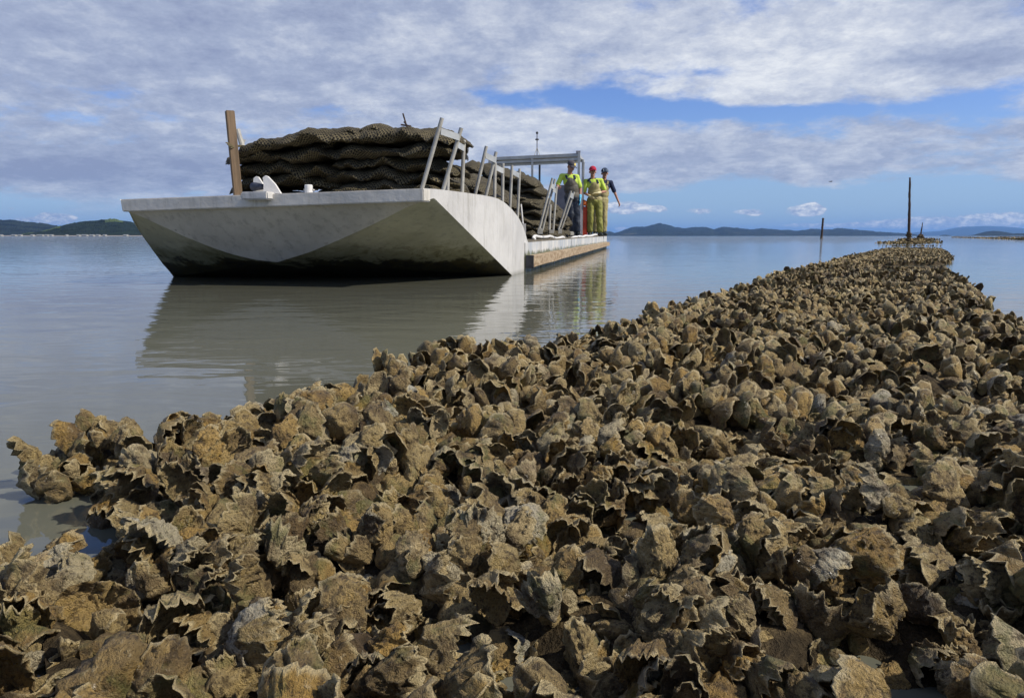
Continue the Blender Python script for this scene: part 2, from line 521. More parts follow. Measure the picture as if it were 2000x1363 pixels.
# ------------------------------------------------------------------ hills
def hills(name, prof, D1, D2, mat, amp, nscale, seed, cols=420, rows=16, field=None):
    xs = np.linspace(prof[0][0], prof[-1][0], cols)
    ys = np.interp(xs, [p[0] for p in prof], [p[1] for p in prof])
    V = []; F = []; fld = []
    for j in range(rows + 4):
        t = j / (rows - 1)
        d = D1 + (D2 - D1) * t
        for i, (px, py) in enumerate(zip(xs, ys)):
            top = P(px, py, D2)
            a = (px - 1000) / FPX
            x = top.x / D2 * d
            tt = min(t, 1)
            z = top.z * (tt ** .75) * (1 - .6 * max(0, t - 1) * 3)
            nz = mn.fractal(Vector((x * nscale, d * nscale, seed)), 1.0, 2.0, 6)
            z = z + nz * amp * min(1, tt * 2.2) * (.8 if t > .97 else 1) * min(1, top.z / (amp * 3 + .1))
            z += abs(mn.noise(Vector((x * nscale * 9, d * nscale * 5, seed + 3)))) * amp * .5 * (tt > .1)
            gul = mn.noise(Vector((x * nscale * .35, d * nscale * .1, seed + 5)))
            if .1 < t < .95: z *= 1 - .22 * max(0, gul) * 2
            V.append((x, d, max(z, 0) - (.5 if t == 0 else 0)))
            fld.append(field(px, t) if field else 0.0)
    n = len(xs)
    for j in range(rows + 3):
        for i in range(n - 1):
            F.append((j * n + i, j * n + i + 1, (j + 1) * n + i + 1, (j + 1) * n + i))
    o = mesh(name, V, F, mat, smooth=False)
    at = o.data.attributes.new('field', 'FLOAT', 'POINT')
    at.data.foreach_set('value', fld)
    tag(o, kind='structure')
    return o
hills('hills', [(1130, 453), (1175, 455), (1190, 452), (1200, 455), (1215, 451), (1235, 446), (1262, 443), (1275, 439), (1290, 437), (1302, 441), (1320, 444), (1345, 446), (1375, 445), (1395, 448), (1410, 444), (1440, 446), (1465, 449), (1490, 447),
                (1520, 449), (1555, 450), (1585, 448), (1605, 449), (1625, 448), (1645, 446), (1660, 448), (1690, 450), (1710, 452), (1740, 455), (1770, 457), (1785, 458), (1800, 460.6)],
      5200, 6800, M['hill_far'], 15, .008, 3.1, cols=600)
hills('hills', [(1700, 461), (1770, 457), (1800, 453), (1840, 451), (1860, 447), (1880, 444), (1900, 443), (1925, 441), (1960, 443), (2000, 446), (2060, 444), (2150, 452), (2230, 461)],
      17000, 21000, M['hill_far'], 22, .001, 8.1, cols=200)
hills('hills', [(1835, 461), (1842, 459), (1850, 459), (1858, 461), (1880, 461), (1900, 460), (1912, 456.5), (1925, 453.5), (1940, 452), (1955, 452), (1968, 454), (1980, 456.5), (2000, 456), (2060, 457), (2120, 461)],
      3600, 4300, M['hill_far'], 5, .006, 4.4, cols=220)
hills('hills', [(-260, 452), (-150, 440), (-60, 431), (0, 429), (20, 429), (35, 430.5), (50, 432), (70, 435), (95, 438), (110, 440.5), (125, 446), (150, 452), (175, 460)],
      2300, 2900, M['hill_far'], 6, .011, 5.2, cols=300)
hills('hills', [(20, 461.5), (50, 457), (80, 452), (100, 447), (115, 443), (125, 440), (145, 436.5), (160, 434.5), (175, 432.5), (190, 431), (205, 430.5), (215, 429), (222, 429.5), (235, 432), (248, 433), (270, 436), (300, 438), (360, 444), (420, 452), (480, 461)],
      1150, 1500, M['hill_near'], 3.2, .035, 1.7, cols=520, rows=22,
      field=lambda px, t: 1.0 if (205 < px < 240 and t > .8) or (40 < px < 118 and .8 < t < 1.01) else 0.0)

# pale shoreline and the low sheds and walls along it
V = []; F = []
for i, px in enumerate(np.linspace(-250, 470, 60)):
    a = P(px, 464.2, 1080); V += [(a.x, 1080, 0), (a.x, 1130, .9), (a.x * 1.06, 1160, 1.2)]
for i in range(59):
    b_ = i * 3
    F += [(b_, b_ + 3, b_ + 4, b_ + 1), (b_ + 1, b_ + 4, b_ + 5, b_ + 2)]
tag(mesh('shore', V, F, M['shore']), kind='structure')
sheds = [(3, 2), (28, 4), (40, 3), (64, 2.5), (79, 6), (92, 3), (101, 2.5), (131, 1.2), (154, 2.5), (166, 5), (180, 4), (192, 3), (205, 2.5), (246, 3.5)]
shed_where = ['at the left edge of the picture', 'second from the left edge', 'third from the left edge', 'short one left of the long wall', 'long one under the saddle of the hills', 'right after the long one', 'small one left of the near hill',
              'tiny one below the near hill', 'just left of that row of four', 'first of the row below the hill top', 'second of the row below the hill top', 'third of the row below the hill top', 'last of the row below the hill top', 'nearest to the bow of the barge']
for (px, hw), wh in zip(sheds, shed_where):
    c = P(px, 462, 1075)
    s = 1075 / 1351
    mb = MB()
    mb.box((c.x, 1075, 1.0), hw * 2 * s, 5, 1.7)
    e = empty('waterfront_shed', (c.x, 1075, 0), label='low white shed on the far shore, ' + wh, cat='shed', group='white sheds along the far left shore')
    mb.build('wall', M['alu'], e)
    mb = MB()
    x0, x1 = c.x - hw * s - .4, c.x + hw * s + .4
    mb.add([(x0, 1072, 1.86), (x1, 1072, 1.86), (x1, 1078, 1.86), (x0, 1078, 1.86), (x0, 1075, 2.5), (x1, 1075, 2.5)],
           [(0, 1, 5, 4), (2, 3, 4, 5), (0, 4, 3), (1, 2, 5), (3, 2, 1, 0)])
    mb.build('roof', M['alu_clean'], e)

# ------------------------------------------------------------------ haze
mh, th, bh = newmat('thin_haze')
th.n.remove(bh)
pv = th.new('ShaderNodeVolumePrincipled')
pv.inputs['Color'].default_value = (.26, .52, 1.0, 1)
pv.inputs['Density'].default_value = 4.8e-5
pv.inputs['Anisotropy'].default_value = .1
th.l.new(pv.outputs[0], th.n['Material Output'].inputs['Volume'])
mb = MB()
mb.box((0, 19000, 195), 60000, 46000, 400)
tag(mb.build('haze', mh), kind='stuff')

# ================================================================== THE BARGE
TRd, CRd = 4.3, 5.71
TR = P(828, 368, TRd)
CR = PZ(1000, 538, 0.0)
CL = PZ(340, 540, 0.0)
TL = P(234, 389.5, 4.75)
UD = Vector((.1935, 1, 0)).normalized()          # aft
VD = Vector((-UD.y, UD.x, 0))                    # to port (left in the picture)
STERN_D = 19.7
SR = CR + UD * ((STERN_D - CR.y) / UD.y)
PLAN = [(TR.x, TR.y), (CR.x, CR.y), (SR.x, SR.y)]

def side_point(px, py, inb=0.0):
    """point on the starboard side's vertical plane seen at a pixel, inb metres inboard"""
    a, y, z = ray(px, py)
    k = a / y
    best = None
    for (x0, y0), (x1, y1) in zip(PLAN, PLAN[1:]):
        dvec = Vector((x1 - x0, y1 - y0)); dvec.normalize()
        nx, ny = -dvec.y, dvec.x
        ax0, ay0 = x0 + nx * inb, y0 + ny * inb
        den = dvec.x - k * dvec.y
        if abs(den) < 1e-9: continue
        s_ = (k * ay0 - ax0) / den
        L = math.hypot(x1 - x0, y1 - y0)
        if -1e-3 - .3 * (best is None) <= s_ <= L + 1e-3:
            best = ay0 + dvec.y * s_
            if s_ >= -1e-3: break
    if best is None: best = 19.0
    return Vector((k * best, best, HCAM + z / y * best))

def sideline(d, inb=0.0):
    """x of the starboard side at forward distance d (aft part)"""
    return CR.x + .1935 * (d - CR.y) - inb * 1.02

def htop(d):
    return .268 + (d - 6.38) / (19.6 - 6.38) * .055

barge = empty('oyster_barge', (CR.x - 1.3, 9.0, 0), label='pale grey flat-bottomed work barge with raked bow, loaded with mesh oyster bags', cat='barge')

def pl(pts, t):
    """point at parameter t on a list of Vectors by index"""
    f = t * (len(pts) - 1)
    i = min(int(f), len(pts) - 2)
    return pts[i].lerp(pts[i + 1], f - i)

def loft(A, B, n, m):
    V = []; F = []
    for i in range(n + 1):
        a, b = pl(A, i / n), pl(B, i / n)
        for j in range(m + 1):
            V.append(a.lerp(b, j / m))
    for i in range(n):
        for j in range(m):
            q = i * (m + 1) + j
            F.append((q, q + 1, q + m + 2, q + m + 1))
    return V, F

# bow: V-shaped edge of the front panel, seen as a curve
vl = [(252, 414), (285, 427), (315, 441), (360, 462), (405, 480), (450, 496), (500, 508), (542, 512)]
vr = [(542, 512), (600, 494.5), (650, 474), (700, 452), (750, 428), (800, 402), (840, 391)]
KD = 4.98
K = P(542, 512, KD)
VL = [P(x, y, TL.y + .02 + (KD - TL.y - .02) * ((x - 252) / 290) ** .9) for x, y in vl]
VR = [P(x, y, KD + (TRd + .04 - KD) * ((x - 542) / 298)) for x, y in vr]
topL = [P(252 + (542 - 252) * t, 414 - (414 - 402.5) * t, 4.77 + (4.53 - 4.77) * t) for t in np.linspace(0, 1, 8)]
topR = [P(542 + (840 - 542) * t, 402.5 - (402.5 - 391) * t, 4.53 + (TRd + .04 - 4.53) * t) for t in np.linspace(0, 1, 8)]
mb = MB()
mb.add(*loft(topL, VL, 16, 6)); mb.add(*loft(topR, VR, 16, 6))
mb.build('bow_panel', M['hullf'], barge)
sil = [(252, 414), (262, 436), (279, 462), (299, 490), (319, 517), (340, 540)]
SIL = [P(x, y, TL.y + .02 + (CL.y - TL.y - .02) * i / 5) for i, (x, y) in enumerate(sil)]
SIL[-1] = CL.copy()
mb = MB()
mb.add(*loft(SIL, VL, 20, 8))
chn = [side_point(848 + (1000 - 848) * t, 387 + (538 - 387) * t) for t in np.linspace(0, 1, 12)]
chn[-1] = CR.copy()
VRr = list(reversed(VR)); VRr[0] = chn[0].lerp(VRr[0], .3)
mb.add(*loft(chn, VRr, 20, 8))
Mid = (CL + CR) * .5
Mid.z = -.02
def sunk(p, dz_, dy_): return Vector((p.x, p.y + dy_, p.z - dz_))
mb.add([CL, K, Mid, CR], [(0, 2, 1), (1, 2, 3)])
mb.add([CL, Mid, CR, sunk(CL, .25, .5), sunk(Mid, .23, .5), sunk(CR, .25, .4)], [(0, 3, 4, 1), (1, 4, 5, 2)])
mb.build('bow_bottom', M['chine'], barge)

# the white gunwale band across the bow
a0, a1 = P(234, 389.5, 4.73), P(827.5, 368, TRd - .02)
b0, b1 = P(238, 413.7, 4.73), P(827.5, 393.6, TRd - .02)
back = Vector((.03, .10, 0))
mb = MB()
mb.hexa([b0, b1, b1 + back, b0 + back, a0, a1, a1 + back, a0 + back])
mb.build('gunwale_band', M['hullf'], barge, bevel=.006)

# starboard bow side, top edge falling in a curve to the low deck
top = [(827.5, 368), (850, 369.5), (870, 371.5), (905, 376), (940, 381), (962, 385), (974, 389), (986, 396), (1000, 409), (1012, 424), (1020, 438), (1026, 455), (1031, 474)]
cols = np.concatenate([np.linspace(827.5, 1000, 40), np.linspace(1002, 1032, 12)])
mb = MB()
V = []; F = []
rows = 8
for px in cols:
    ty = np.interp(px, [p[0] for p in top], [p[1] for p in top])
    A = side_point(px, ty)
    if px < 848:
        B = side_point(px, 393.6 - (px - 827.5) / 20.5 * 6.6)
    elif px <= 1000:
        B = side_point(px, 387 + (px - 848) / 152 * 151)
    else:
        B = A.copy(); B.z = -.25
    for j in range(rows + 1):
        p = A.lerp(B, j / rows)
        V.append(p)
for i in range(len(cols) - 1):
    for j in range(rows):
        q = i * (rows + 1) + j
        F.append((q, q + 1, q + rows + 2, q + rows + 1))
mb.add(V, F)
# inner skin and rolled lip
ins = [Vector(v) + Vector((-.045, .006, 0)) for v in V]
mb.add(ins, [tuple(reversed(f)) for f in F])
n0 = len(V)
for i in range(len(cols) - 1):
    q = i * (rows + 1)
    mb.add([V[q], V[q + rows + 1], ins[q + rows + 1], ins[q]], [(0, 1, 2, 3)])
q = (len(cols) - 1) * (rows + 1)
for j in range(rows):
    mb.add([V[q + j], V[q + j + 1], ins[q + j + 1], ins[q + j]], [(0, 1, 2, 3)])
mb.build('bow_side', M['hull'], barge)
# port bow side (mirror in plan), seen only from elsewhere
pt = [TL, TL.lerp(CL, .5) + Vector((0, 0, .3)), CL + Vector((0, .3, .6)), CL + UD * 1.0 + Vector((0, 0, .42)), CL + UD * 1.6 + Vector((0, 0, .27))]
pt[1].z = .60; pt[2].z = .60
pb = [P(252, 414, 4.77), SIL[2], CL.copy(), CL + UD * 1.0, CL + UD * 1.6]
for q in pb[2:]: q.z = -.2
pb[2] = CL + Vector((0, .05, -.05))
mb = MB(); mb.add(*loft(pt, pb, 14, 5))
mb.build('bow_side', M['hull'], barge)

# foredeck plate and well deck
fl, fr = a0 + Vector((.01, .0, -.004)), a1 + Vector((-.02, .0, -.004))
mb = MB()
aft = Vector((.09, .42, 0))
mb.hexa([fl + Vector((.03, .11, -.03)), fr + Vector((-.02, .11, -.03)), fr + aft + Vector((0, 0, -.03)), fl + aft + Vector((0, 0, -.03)),
         fl + Vector((.03, .11, 0)), fr + Vector((-.02, .11, 0)), fr + aft, fl + aft])
mb.build('foredeck', M['hull'], barge)

WID = 2.66
def hp(d, v, z):
    """barge frame: forward distance d on the starboard side line, v metres to port"""
    return Vector((sideline(d), d, z)) + VD * v
# aft hull body
mb = MB()
ds = np.linspace(6.15, STERN_D, 12)
V = []; F = []
for d in ds:
    V += [hp(d, .012, -.28), hp(d, .012, htop(d) - .012), hp(d, WID, htop(d) - .012), hp(d, WID, -.28)]
for i in range(len(ds) - 1):
    for k in range(4):
        F.append((i * 4 + k, (i + 1) * 4 + k, (i + 1) * 4 + (k + 1) % 4, i * 4 + (k + 1) % 4))
F += [(3, 2, 1, 0), tuple((len(ds) - 1) * 4 + k for k in range(4))]
mb.add(V, F)
mb.build('hull', M['plate'], barge)
mb = MB()
mb.hexa([hp(4.75, .35, .46), hp(6.0, .08, .46), hp(6.0, WID - .1, .46), hp(4.95, 2.15, .46),
         hp(4.75, .35, .49), hp(6.0, .08, .49), hp(6.0, WID - .1, .49), hp(4.95, 2.15, .49)])
mb.hexa([hp(5.95, .02, .25), hp(STERN_D - .02, .02, .30), hp(STERN_D - .02, WID - .02, .30), hp(5.95, WID - .02, .25),
         hp(5.95, .02, .285), hp(STERN_D - .02, .02, htop(STERN_D) + .008), hp(STERN_D - .02, WID - .02, htop(STERN_D) + .008), hp(5.95, WID - .02, .285)])
mb.build('deck', M['deck'], barge)
# welded side plates, each proud of the hull
edges = [6.40, 7.35, 8.9, 10.4, 12.6, 14.4, 16.5, 18.2, STERN_D]
for i in range(len(edges) - 1):
    d0, d1 = edges[i] + .008, edges[i + 1] - .008
    mb = MB()
    o_ = .004 * (i % 2)
    mb.hexa([hp(d0, -.010 - o_, -.2), hp(d1, -.010 - o_, -.2), hp(d1, .010, -.2), hp(d0, .010, -.2),
             hp(d0, -.010 - o_, htop(d0)), hp(d1, -.010 - o_, htop(d1)), hp(d1, .010, htop(d1)), hp(d0, .010, htop(d0))])
    mb.build('side_plate', M['plate'], barge)
# rubbing timber along the side
mb = MB()
nseg = 26
V = []; F = []
for i in range(nseg + 1):
    d = 6.42 + (19.95 - 6.42) * i / nseg
    zt = .150 + .016 * i / nseg + rnd.uniform(-.003, .003); zb = .040 + .012 * i / nseg + rnd.uniform(-.004, .004)
    o1 = -.085 + rnd.uniform(-.003, .003)
    V += [hp(d, -.014, zb), hp(d, o1, zb + .006), hp(d, o1, zt - .006), hp(d, -.014, zt)]
for i in range(nseg):
    for k in range(4):
        F.append((i * 4 + k, (i + 1) * 4 + k, (i + 1) * 4 + (k + 1) % 4, i * 4 + (k + 1) % 4))
F += [(3, 2, 1, 0), tuple(nseg * 4 + k for k in range(4))]
mb.add(V, F)
rub = mb.build('rubbing_timber', M['plank'], barge)
mb = MB()
mb.box(hp(6.405, -.052, .094), .075, .012, .118, -.19)
mb.build('end_cap', M['black'], rub)

# padded hose along the deck edge, on little stanchions
hz_ = [(375, 330), (385, 300), (410, 285), (460, 294), (540, 304), (620, 298), (670, 288), (740, 312), (800, 328), (850, 315), (900, 304), (960, 334), (1010, 350), (1060, 322), (1110, 302), (1160, 300), (1200, 290), (1250, 300), (1300, 282), (1350, 286),
       (1400, 283), (1440, 268), (1480, 262), (1540, 266), (1600, 250), (1650, 240)]
pts = [side_point(1000 + x / 9.09, 430 + y / 9.09, .10) for x, y in hz_]
sp_ = []
for i in range(len(pts) - 1):
    for t in (0, .25, .5, .75):
        p0, p1, p2, p3 = pts[max(i - 1, 0)], pts[i], pts[i + 1], pts[min(i + 2, len(pts) - 1)]
        sp_.append(.5 * ((2 * p1) + (p2 - p0) * t + (2 * p0 - 5 * p1 + 4 * p2 - p3) * t * t + (3 * p1 - p0 - 3 * p2 + p3) * t ** 3))
mb = MB(); mb.tube(sp_, [.0155 + .0010 * (p.y - 6.5) for p in sp_], 10)
hose = mb.build('guard_hose', M['white'], barge, smooth=True)
mb = MB()
q = side_point(1127, 464, .10)
mb.tube([q + Vector((-.03, -.2, -.03)), q + Vector((0, 0, .005))], .022, 8)
mb.tube([q + UD * -.03, q + UD * .08], .026, 10)
mb.build('hose_tie', M['black'], hose)
for x in (680, 897, 1075, 1205, 1322, 1413, 1497, 1566, 1625):
    yt = np.interp(x, [a for a, b in hz_[2:]], [b for a, b in hz_[2:]])
    p = side_point(1000 + x / 9.09, 430 + yt / 9.09, .10)
    mb = MB(); mb.tube([Vector((p.x, p.y, htop(p.y) - .01)), p], .0055, 6)
    mb.build('stanchion', M['alu'], barge)
p = side_point(1043.5, 463.5, .10)
mb = MB(); mb.tube([Vector((p.x, p.y, htop(p.y) - .01)), p], .02, 12); mb.build('hose_stub', M['white'], barge, smooth=False)

# ---------------- bag racks: leaning tubes joined by a flat bar
def rack(tubes, bar, base, d, barh, rt=.014, dbar=None, tilt=0.0):
    e = empty('bag_rack', P(tubes[0][2], tubes[0][3], d))
    e.parent = barge; e.location = P(tubes[0][2], tubes[0][3], d) - barge.location
    for i, (x0, y0, x1, y1, dd) in enumerate(tubes):
        a_, b_ = P(x0, y0, dd), P(x1, y1, dd)
        low_ = b_ + (b_ - a_).normalized() * max(0, (b_.z - (.50 if dd < 5.5 else .30))) * 1.02 if y1 < 440 else b_
        mb = MB(); mb.tube([a_, low_], rt, 10)
        mb.build('tube', M['alu'], e, smooth=False)
    for (x0, y0, x1, y1, da, db) in bar:
        mb = MB(); mb.bar(P(x0, y0, da), P(x1, y1, db), barh, .006, (0, 0, 1))
        mb.build('crossbar', M['alu_clean'], e)
    if base:
        x0, y0, x1, y1 = base
        c0 = P((x0 + x1) / 2, (y0 + y1) / 2, d - .02)
        mb = MB(); mb.box(c0, (x1 - x0) / 1351 * d, .05, (y1 - y0) / 1351 * d)
        mb.build('base_plate', M['alu'], e)
    return e
rack([(863.4, 231, 825, 365.5, 4.60), (901, 250.4, 865.5, 371, 4.72), (906, 274, 902.5, 376, 4.93), (875, 330, 874, 371, 4.85)],
     [(861, 257, 897, 269, 4.60, 4.71), (894, 283, 906, 290, 4.74, 4.92)], None, 4.60, .042, .0135)
rack([(950, 286, 928, 380.5, 5.62), (969, 297, 948.6, 384, 5.75), (967, 318, 966, 387, 5.95), (982.3, 319.4, 981.4, 394, 6.1)],
     [(948.6, 304, 969, 314, 5.62, 5.75), (968, 327, 983.6, 335, 5.95, 6.1)], None, 5.62, .046, .0135)
rack([(1000, 323, 996, 408, 6.7), (1015, 330, 1011, 421, 6.9)], [(1001, 336, 1014.6, 344, 6.7, 6.9)], None, 6.7, .048, .0135)
rack([(1079, 348, 1051, 456, 8.05), (1084, 350, 1059, 450, 8.2)], [(1076, 361, 1083, 368, 8.05, 8.2)], (1050, 446, 1060, 457), 8.05, .06)
rack([(1087, 363.6, 1080.4, 450, 8.2), (1075, 399.6, 1073, 449, 8.15)], [(1080, 370, 1087, 374, 8.15, 8.2)], (1073, 449, 1081.5, 455.5), 8.15, .05)
rack([(1115.6, 373, 1090.6, 449, 9.2), (1121.4, 375, 1097, 446, 9.3)], [(1112.5, 380, 1120, 384, 9.2, 9.3)], (1090.5, 447, 1097.5, 456.5), 9.2, .07)
mb = MB(); mb.tube([P(1017.2, 399, 7.9), P(1021, 437, 7.9)], .011, 8); mb.build('side_tube', M['white'], barge)
mb = MB(); mb.box(P(1024, 449, 7.4) , .035, .05, .13); mb.build('side_bracket', M['hull'], barge)
# left rack behind the wooden post
e = rack([(463.5, 253, 490, 340, 5.6)], [], None, 5.6, .05, .02)
mb = MB()
mb.add([P(467, 268, 5.6), P(481, 274, 5.6), P(475, 284, 5.6), P(467, 282, 5.6), P(467, 268, 5.62), P(481, 274, 5.62), P(475, 284, 5.62), P(467, 282, 5.62)],
       [(0, 1, 2, 3), (7, 6, 5, 4), (0, 4, 5, 1), (1, 5, 6, 2), (2, 6, 7, 3), (3, 7, 4, 0)])
mb.build('bracket', M['white'], e)
# wooden post at the bow
a_, b_ = P(448.5, 217, 4.95), P(464.5, 378, 4.95)
b_ = b_ + (b_ - a_).normalized() * .06
mb = MB(); mb.bar(a_, b_, .058, .05, Vector((.86, .5, 0)))
mb.build('wooden_post', M['post'], barge, bevel=.004)
# bow roller: block, two cheeks and a dark roller
e = empty('bow_roller', (0, 0, 0)); e.parent = barge; e.location = P(505, 380, 4.6) - barge.location
c = P(504, 383, 4.50)
mb = MB(); mb.box(c, .19, .10, .05, math.atan2(a1.y - a0.y, a1.x - a0.x)); mb.build('roller_block', M['hull'], e, bevel=.008)
def cheek(px0, px1, ptip, ytip, d, name='cheek_plate'):
    prof = [P(px0, 378, d), P(px0 + .3, 362, d), P(ptip - 6, ytip + 4, d), P(ptip - 1, ytip, d), P(ptip + 3, ytip + 1.5, d), P((ptip + px1) / 2 + 3, (ytip + 378) / 2 - 1, d), P(px1, 378, d)]
    off = Vector((.004, .016, 0))
    n = len(prof)
    mb = MB(); mb.add(prof + [p + off for p in prof], [tuple(range(n)), tuple(reversed(range(n, 2 * n)))] + [(i, (i + 1) % n, n + (i + 1) % n, n + i) for i in range(n)])
    mb.build(name, M['white'], e)
cheek(514.5, 548, 519, 343, 4.60)
cheek(494, 520, 501, 344.5, 4.72)
mb = MB(); ra = P(504, 365, 4.70); mb.tube([ra + Vector((-.03, -.0, 0)), ra + Vector((.0, -.02, 0)), P(513, 365, 4.62)], [.030, .026, .018], 14); mb.build('roller', M['roller'], e, smooth=True)
# mooring bollard
e2 = empty('bollard', (0, 0, 0)); e2.parent = barge; e2.location = P(603, 371, 4.62) - barge.location
c = P(603, 371.5, 4.62)
mb = MB(); mb.tube([c + Vector((0, 0, -.02)), c + Vector((0, 0, .030)), c + Vector((0, 0, .034))], [.026, .026, .022], 18); mb.build('stub', M['white'], e2)
mb = MB(); mb.box(P(604, 371.0, 4.64), .062, .06, .008, .1); mb.build('foot', M['hull'], e2)

# ---------------- canopy at the stern
def cv(px, py, d): return P(px, py, d)
can = empty('canopy', (0, 0, 0)); can.parent = barge; can.location = P(1131, 455, 16.7) - barge.location
dk = .32
cA, cB = P(956, 311.5, 17.15), P(1131, 303.5, 16.7)
au = UD * 1.25
beams = [(cA, cB), (cA + Vector((0, 0, -.085)), cB + Vector((0, 0, -.085))), (cA + au, cB + au), (cB + Vector((0, 0, -.02)), cB + au + Vector((0, 0, -.02))), (cA + Vector((0, 0, -.02)), cA + au + Vector((0, 0, -.02)))]
for i, (p, q) in enumerate(beams):
    mb = MB(); mb.bar(p, q, .055, .045, (0, 0, 1)); mb.build('beam', M['alu_clean'], can)
mb = MB()
zz_ = Vector((0, 0, .032))
mb.hexa([cA + zz_, cB + zz_, cB + au + zz_, cA + au + zz_, cA + zz_ * 1.5, cB + zz_ * 1.5, cB + au + zz_ * 1.5, cA + au + zz_ * 1.5])
mb.build('roof_sheet', M['alu_clean'], can)
mb = MB()
l0, l1 = cA + Vector((.1, .06, -.115)), cB + Vector((0, .06, -.115))
mb.bar(l0 + Vector((0, 0, -.03)), l1 + Vector((0, 0, -.03)), .06, .006, (0, 0, 1)); mb.build('valance', M['white'], can)
def post(p, rr, mat='alu_clean', bot=None):
    mb = MB(); bt = Vector((p.x, p.y, dk)) if bot is None else bot
    mb.bar(bt, p, rr, rr, UD); mb.build('post', M[mat], can)
post(cB + Vector((-.0, 0, .06)), .06)
post(cB + UD * .45 + Vector((.05, 0, -.05)), .045)
post(cA.lerp(cB, .485) + Vector((0, 0, -.03)), .05)
post(cA + Vector((0, 0, -.03)), .05)
post(cB + au + Vector((0, 0, -.03)), .045)
post(cA + au + Vector((0, 0, -.03)), .045)
pr_ = P(1054, 317, 17.7); post(pr_, .045, 'greybox')
mb = MB(); mb.box(cB + Vector((-.02, 0, .075)), .10, .05, .05); mb.build('corner_fitting', M['greybox'], can)
# masthead light on a tripod
ms = empty('light_mast', (0, 0, 0)); ms.parent = barge; ms.location = P(1049, 307, 17.2) - barge.location
b_ = P(1049, 307, 17.2); t_ = P(1049, 262, 17.2)
mb = MB(); mb.tube([b_, t_], .012, 8)
mb.build('mast', M['greybox'], ms)
for x in (1043, 1055):
    mb = MB(); mb.tube([P(x, 306, 17.15), P(1049, 288, 17.2)], .007, 6); mb.build('stay', M['alu'], ms)
mb = MB(); mb.tube([P(1049, 274, 17.2), P(1049, 272, 17.2), P(1049, 271.2, 17.2)], [.045, .045, .02], 12); mb.build('disc', M['black'], ms)
mb = MB(); c = P(1049, 260, 17.2); mb.tube([c + Vector((0, 0, -.03)), c + Vector((0, 0, -.015)), c + Vector((0, 0, .015)), c + Vector((0, 0, .03))], [.012, .03, .03, .012], 12); mb.build('lamp', M['black'], ms)
# console wall under the canopy
mb = MB()
c0, c1 = P(1087, 362, 16.9), P(1134.5, 362, 16.75)
for z0 in (0,):
    pts = [Vector((c0.x, c0.y, dk)), Vector((c1.x, c1.y, dk)), Vector((c1.x, c1.y, dk)) + UD * .6, Vector((c0.x, c0.y, dk)) + UD * .6]
    mb.hexa(pts + [Vector((p.x, p.y, c0.z)) for p in pts])
mb.build('console', M['greybox'], barge, bevel=.02)

# ---------------- loose gear
e = empty('fuel_bin', P(1140, 455, 17.3), label='tall red bin with bright orange bag on top, behind the canopy post', cat='bin')
c = P(1140, 455, 17.3)
mb = MB()
zt = P(1140, 404, 17.3).z
mb.box((c.x, c.y, (dk + .01 + zt) / 2), .17, .3, zt - dk - .01, -.19)
mb.build('body', M['red'], e, bevel=.02)
for k in range(2):
    z = P(1140, 418 + 16 * k, 17.3).z
    mb = MB(); mb.box((c.x, c.y, z), .18, .31, .012, -.19); mb.build('rib', M['red'], e)
mb = MB()
for k in range(7):
    a = k * .9
    mb.tube([Vector((c.x + .06 * math.cos(a), c.y - .12 + .02 * k, zt + .02 + .012 * k)), Vector((c.x + .02 * math.sin(a * 2), c.y - .14, zt + .07 + .01 * k)), Vector((c.x - .06 * math.cos(a), c.y - .1, zt + .03 + .016 * k))], .035, 8)
mb.build('lid_bag', M['orange'], e, smooth=True)
c = P(1113.5, 456.5, 11.6)
mb = MB(); mb.box((c.x, c.y, c.z), .085, .16, .07, .3)
o = mb.build('wooden_block', M['alu'], None, bevel=.012); tag(o, 'small weathered block on the deck by the boots of the grey-capped man', 'block')

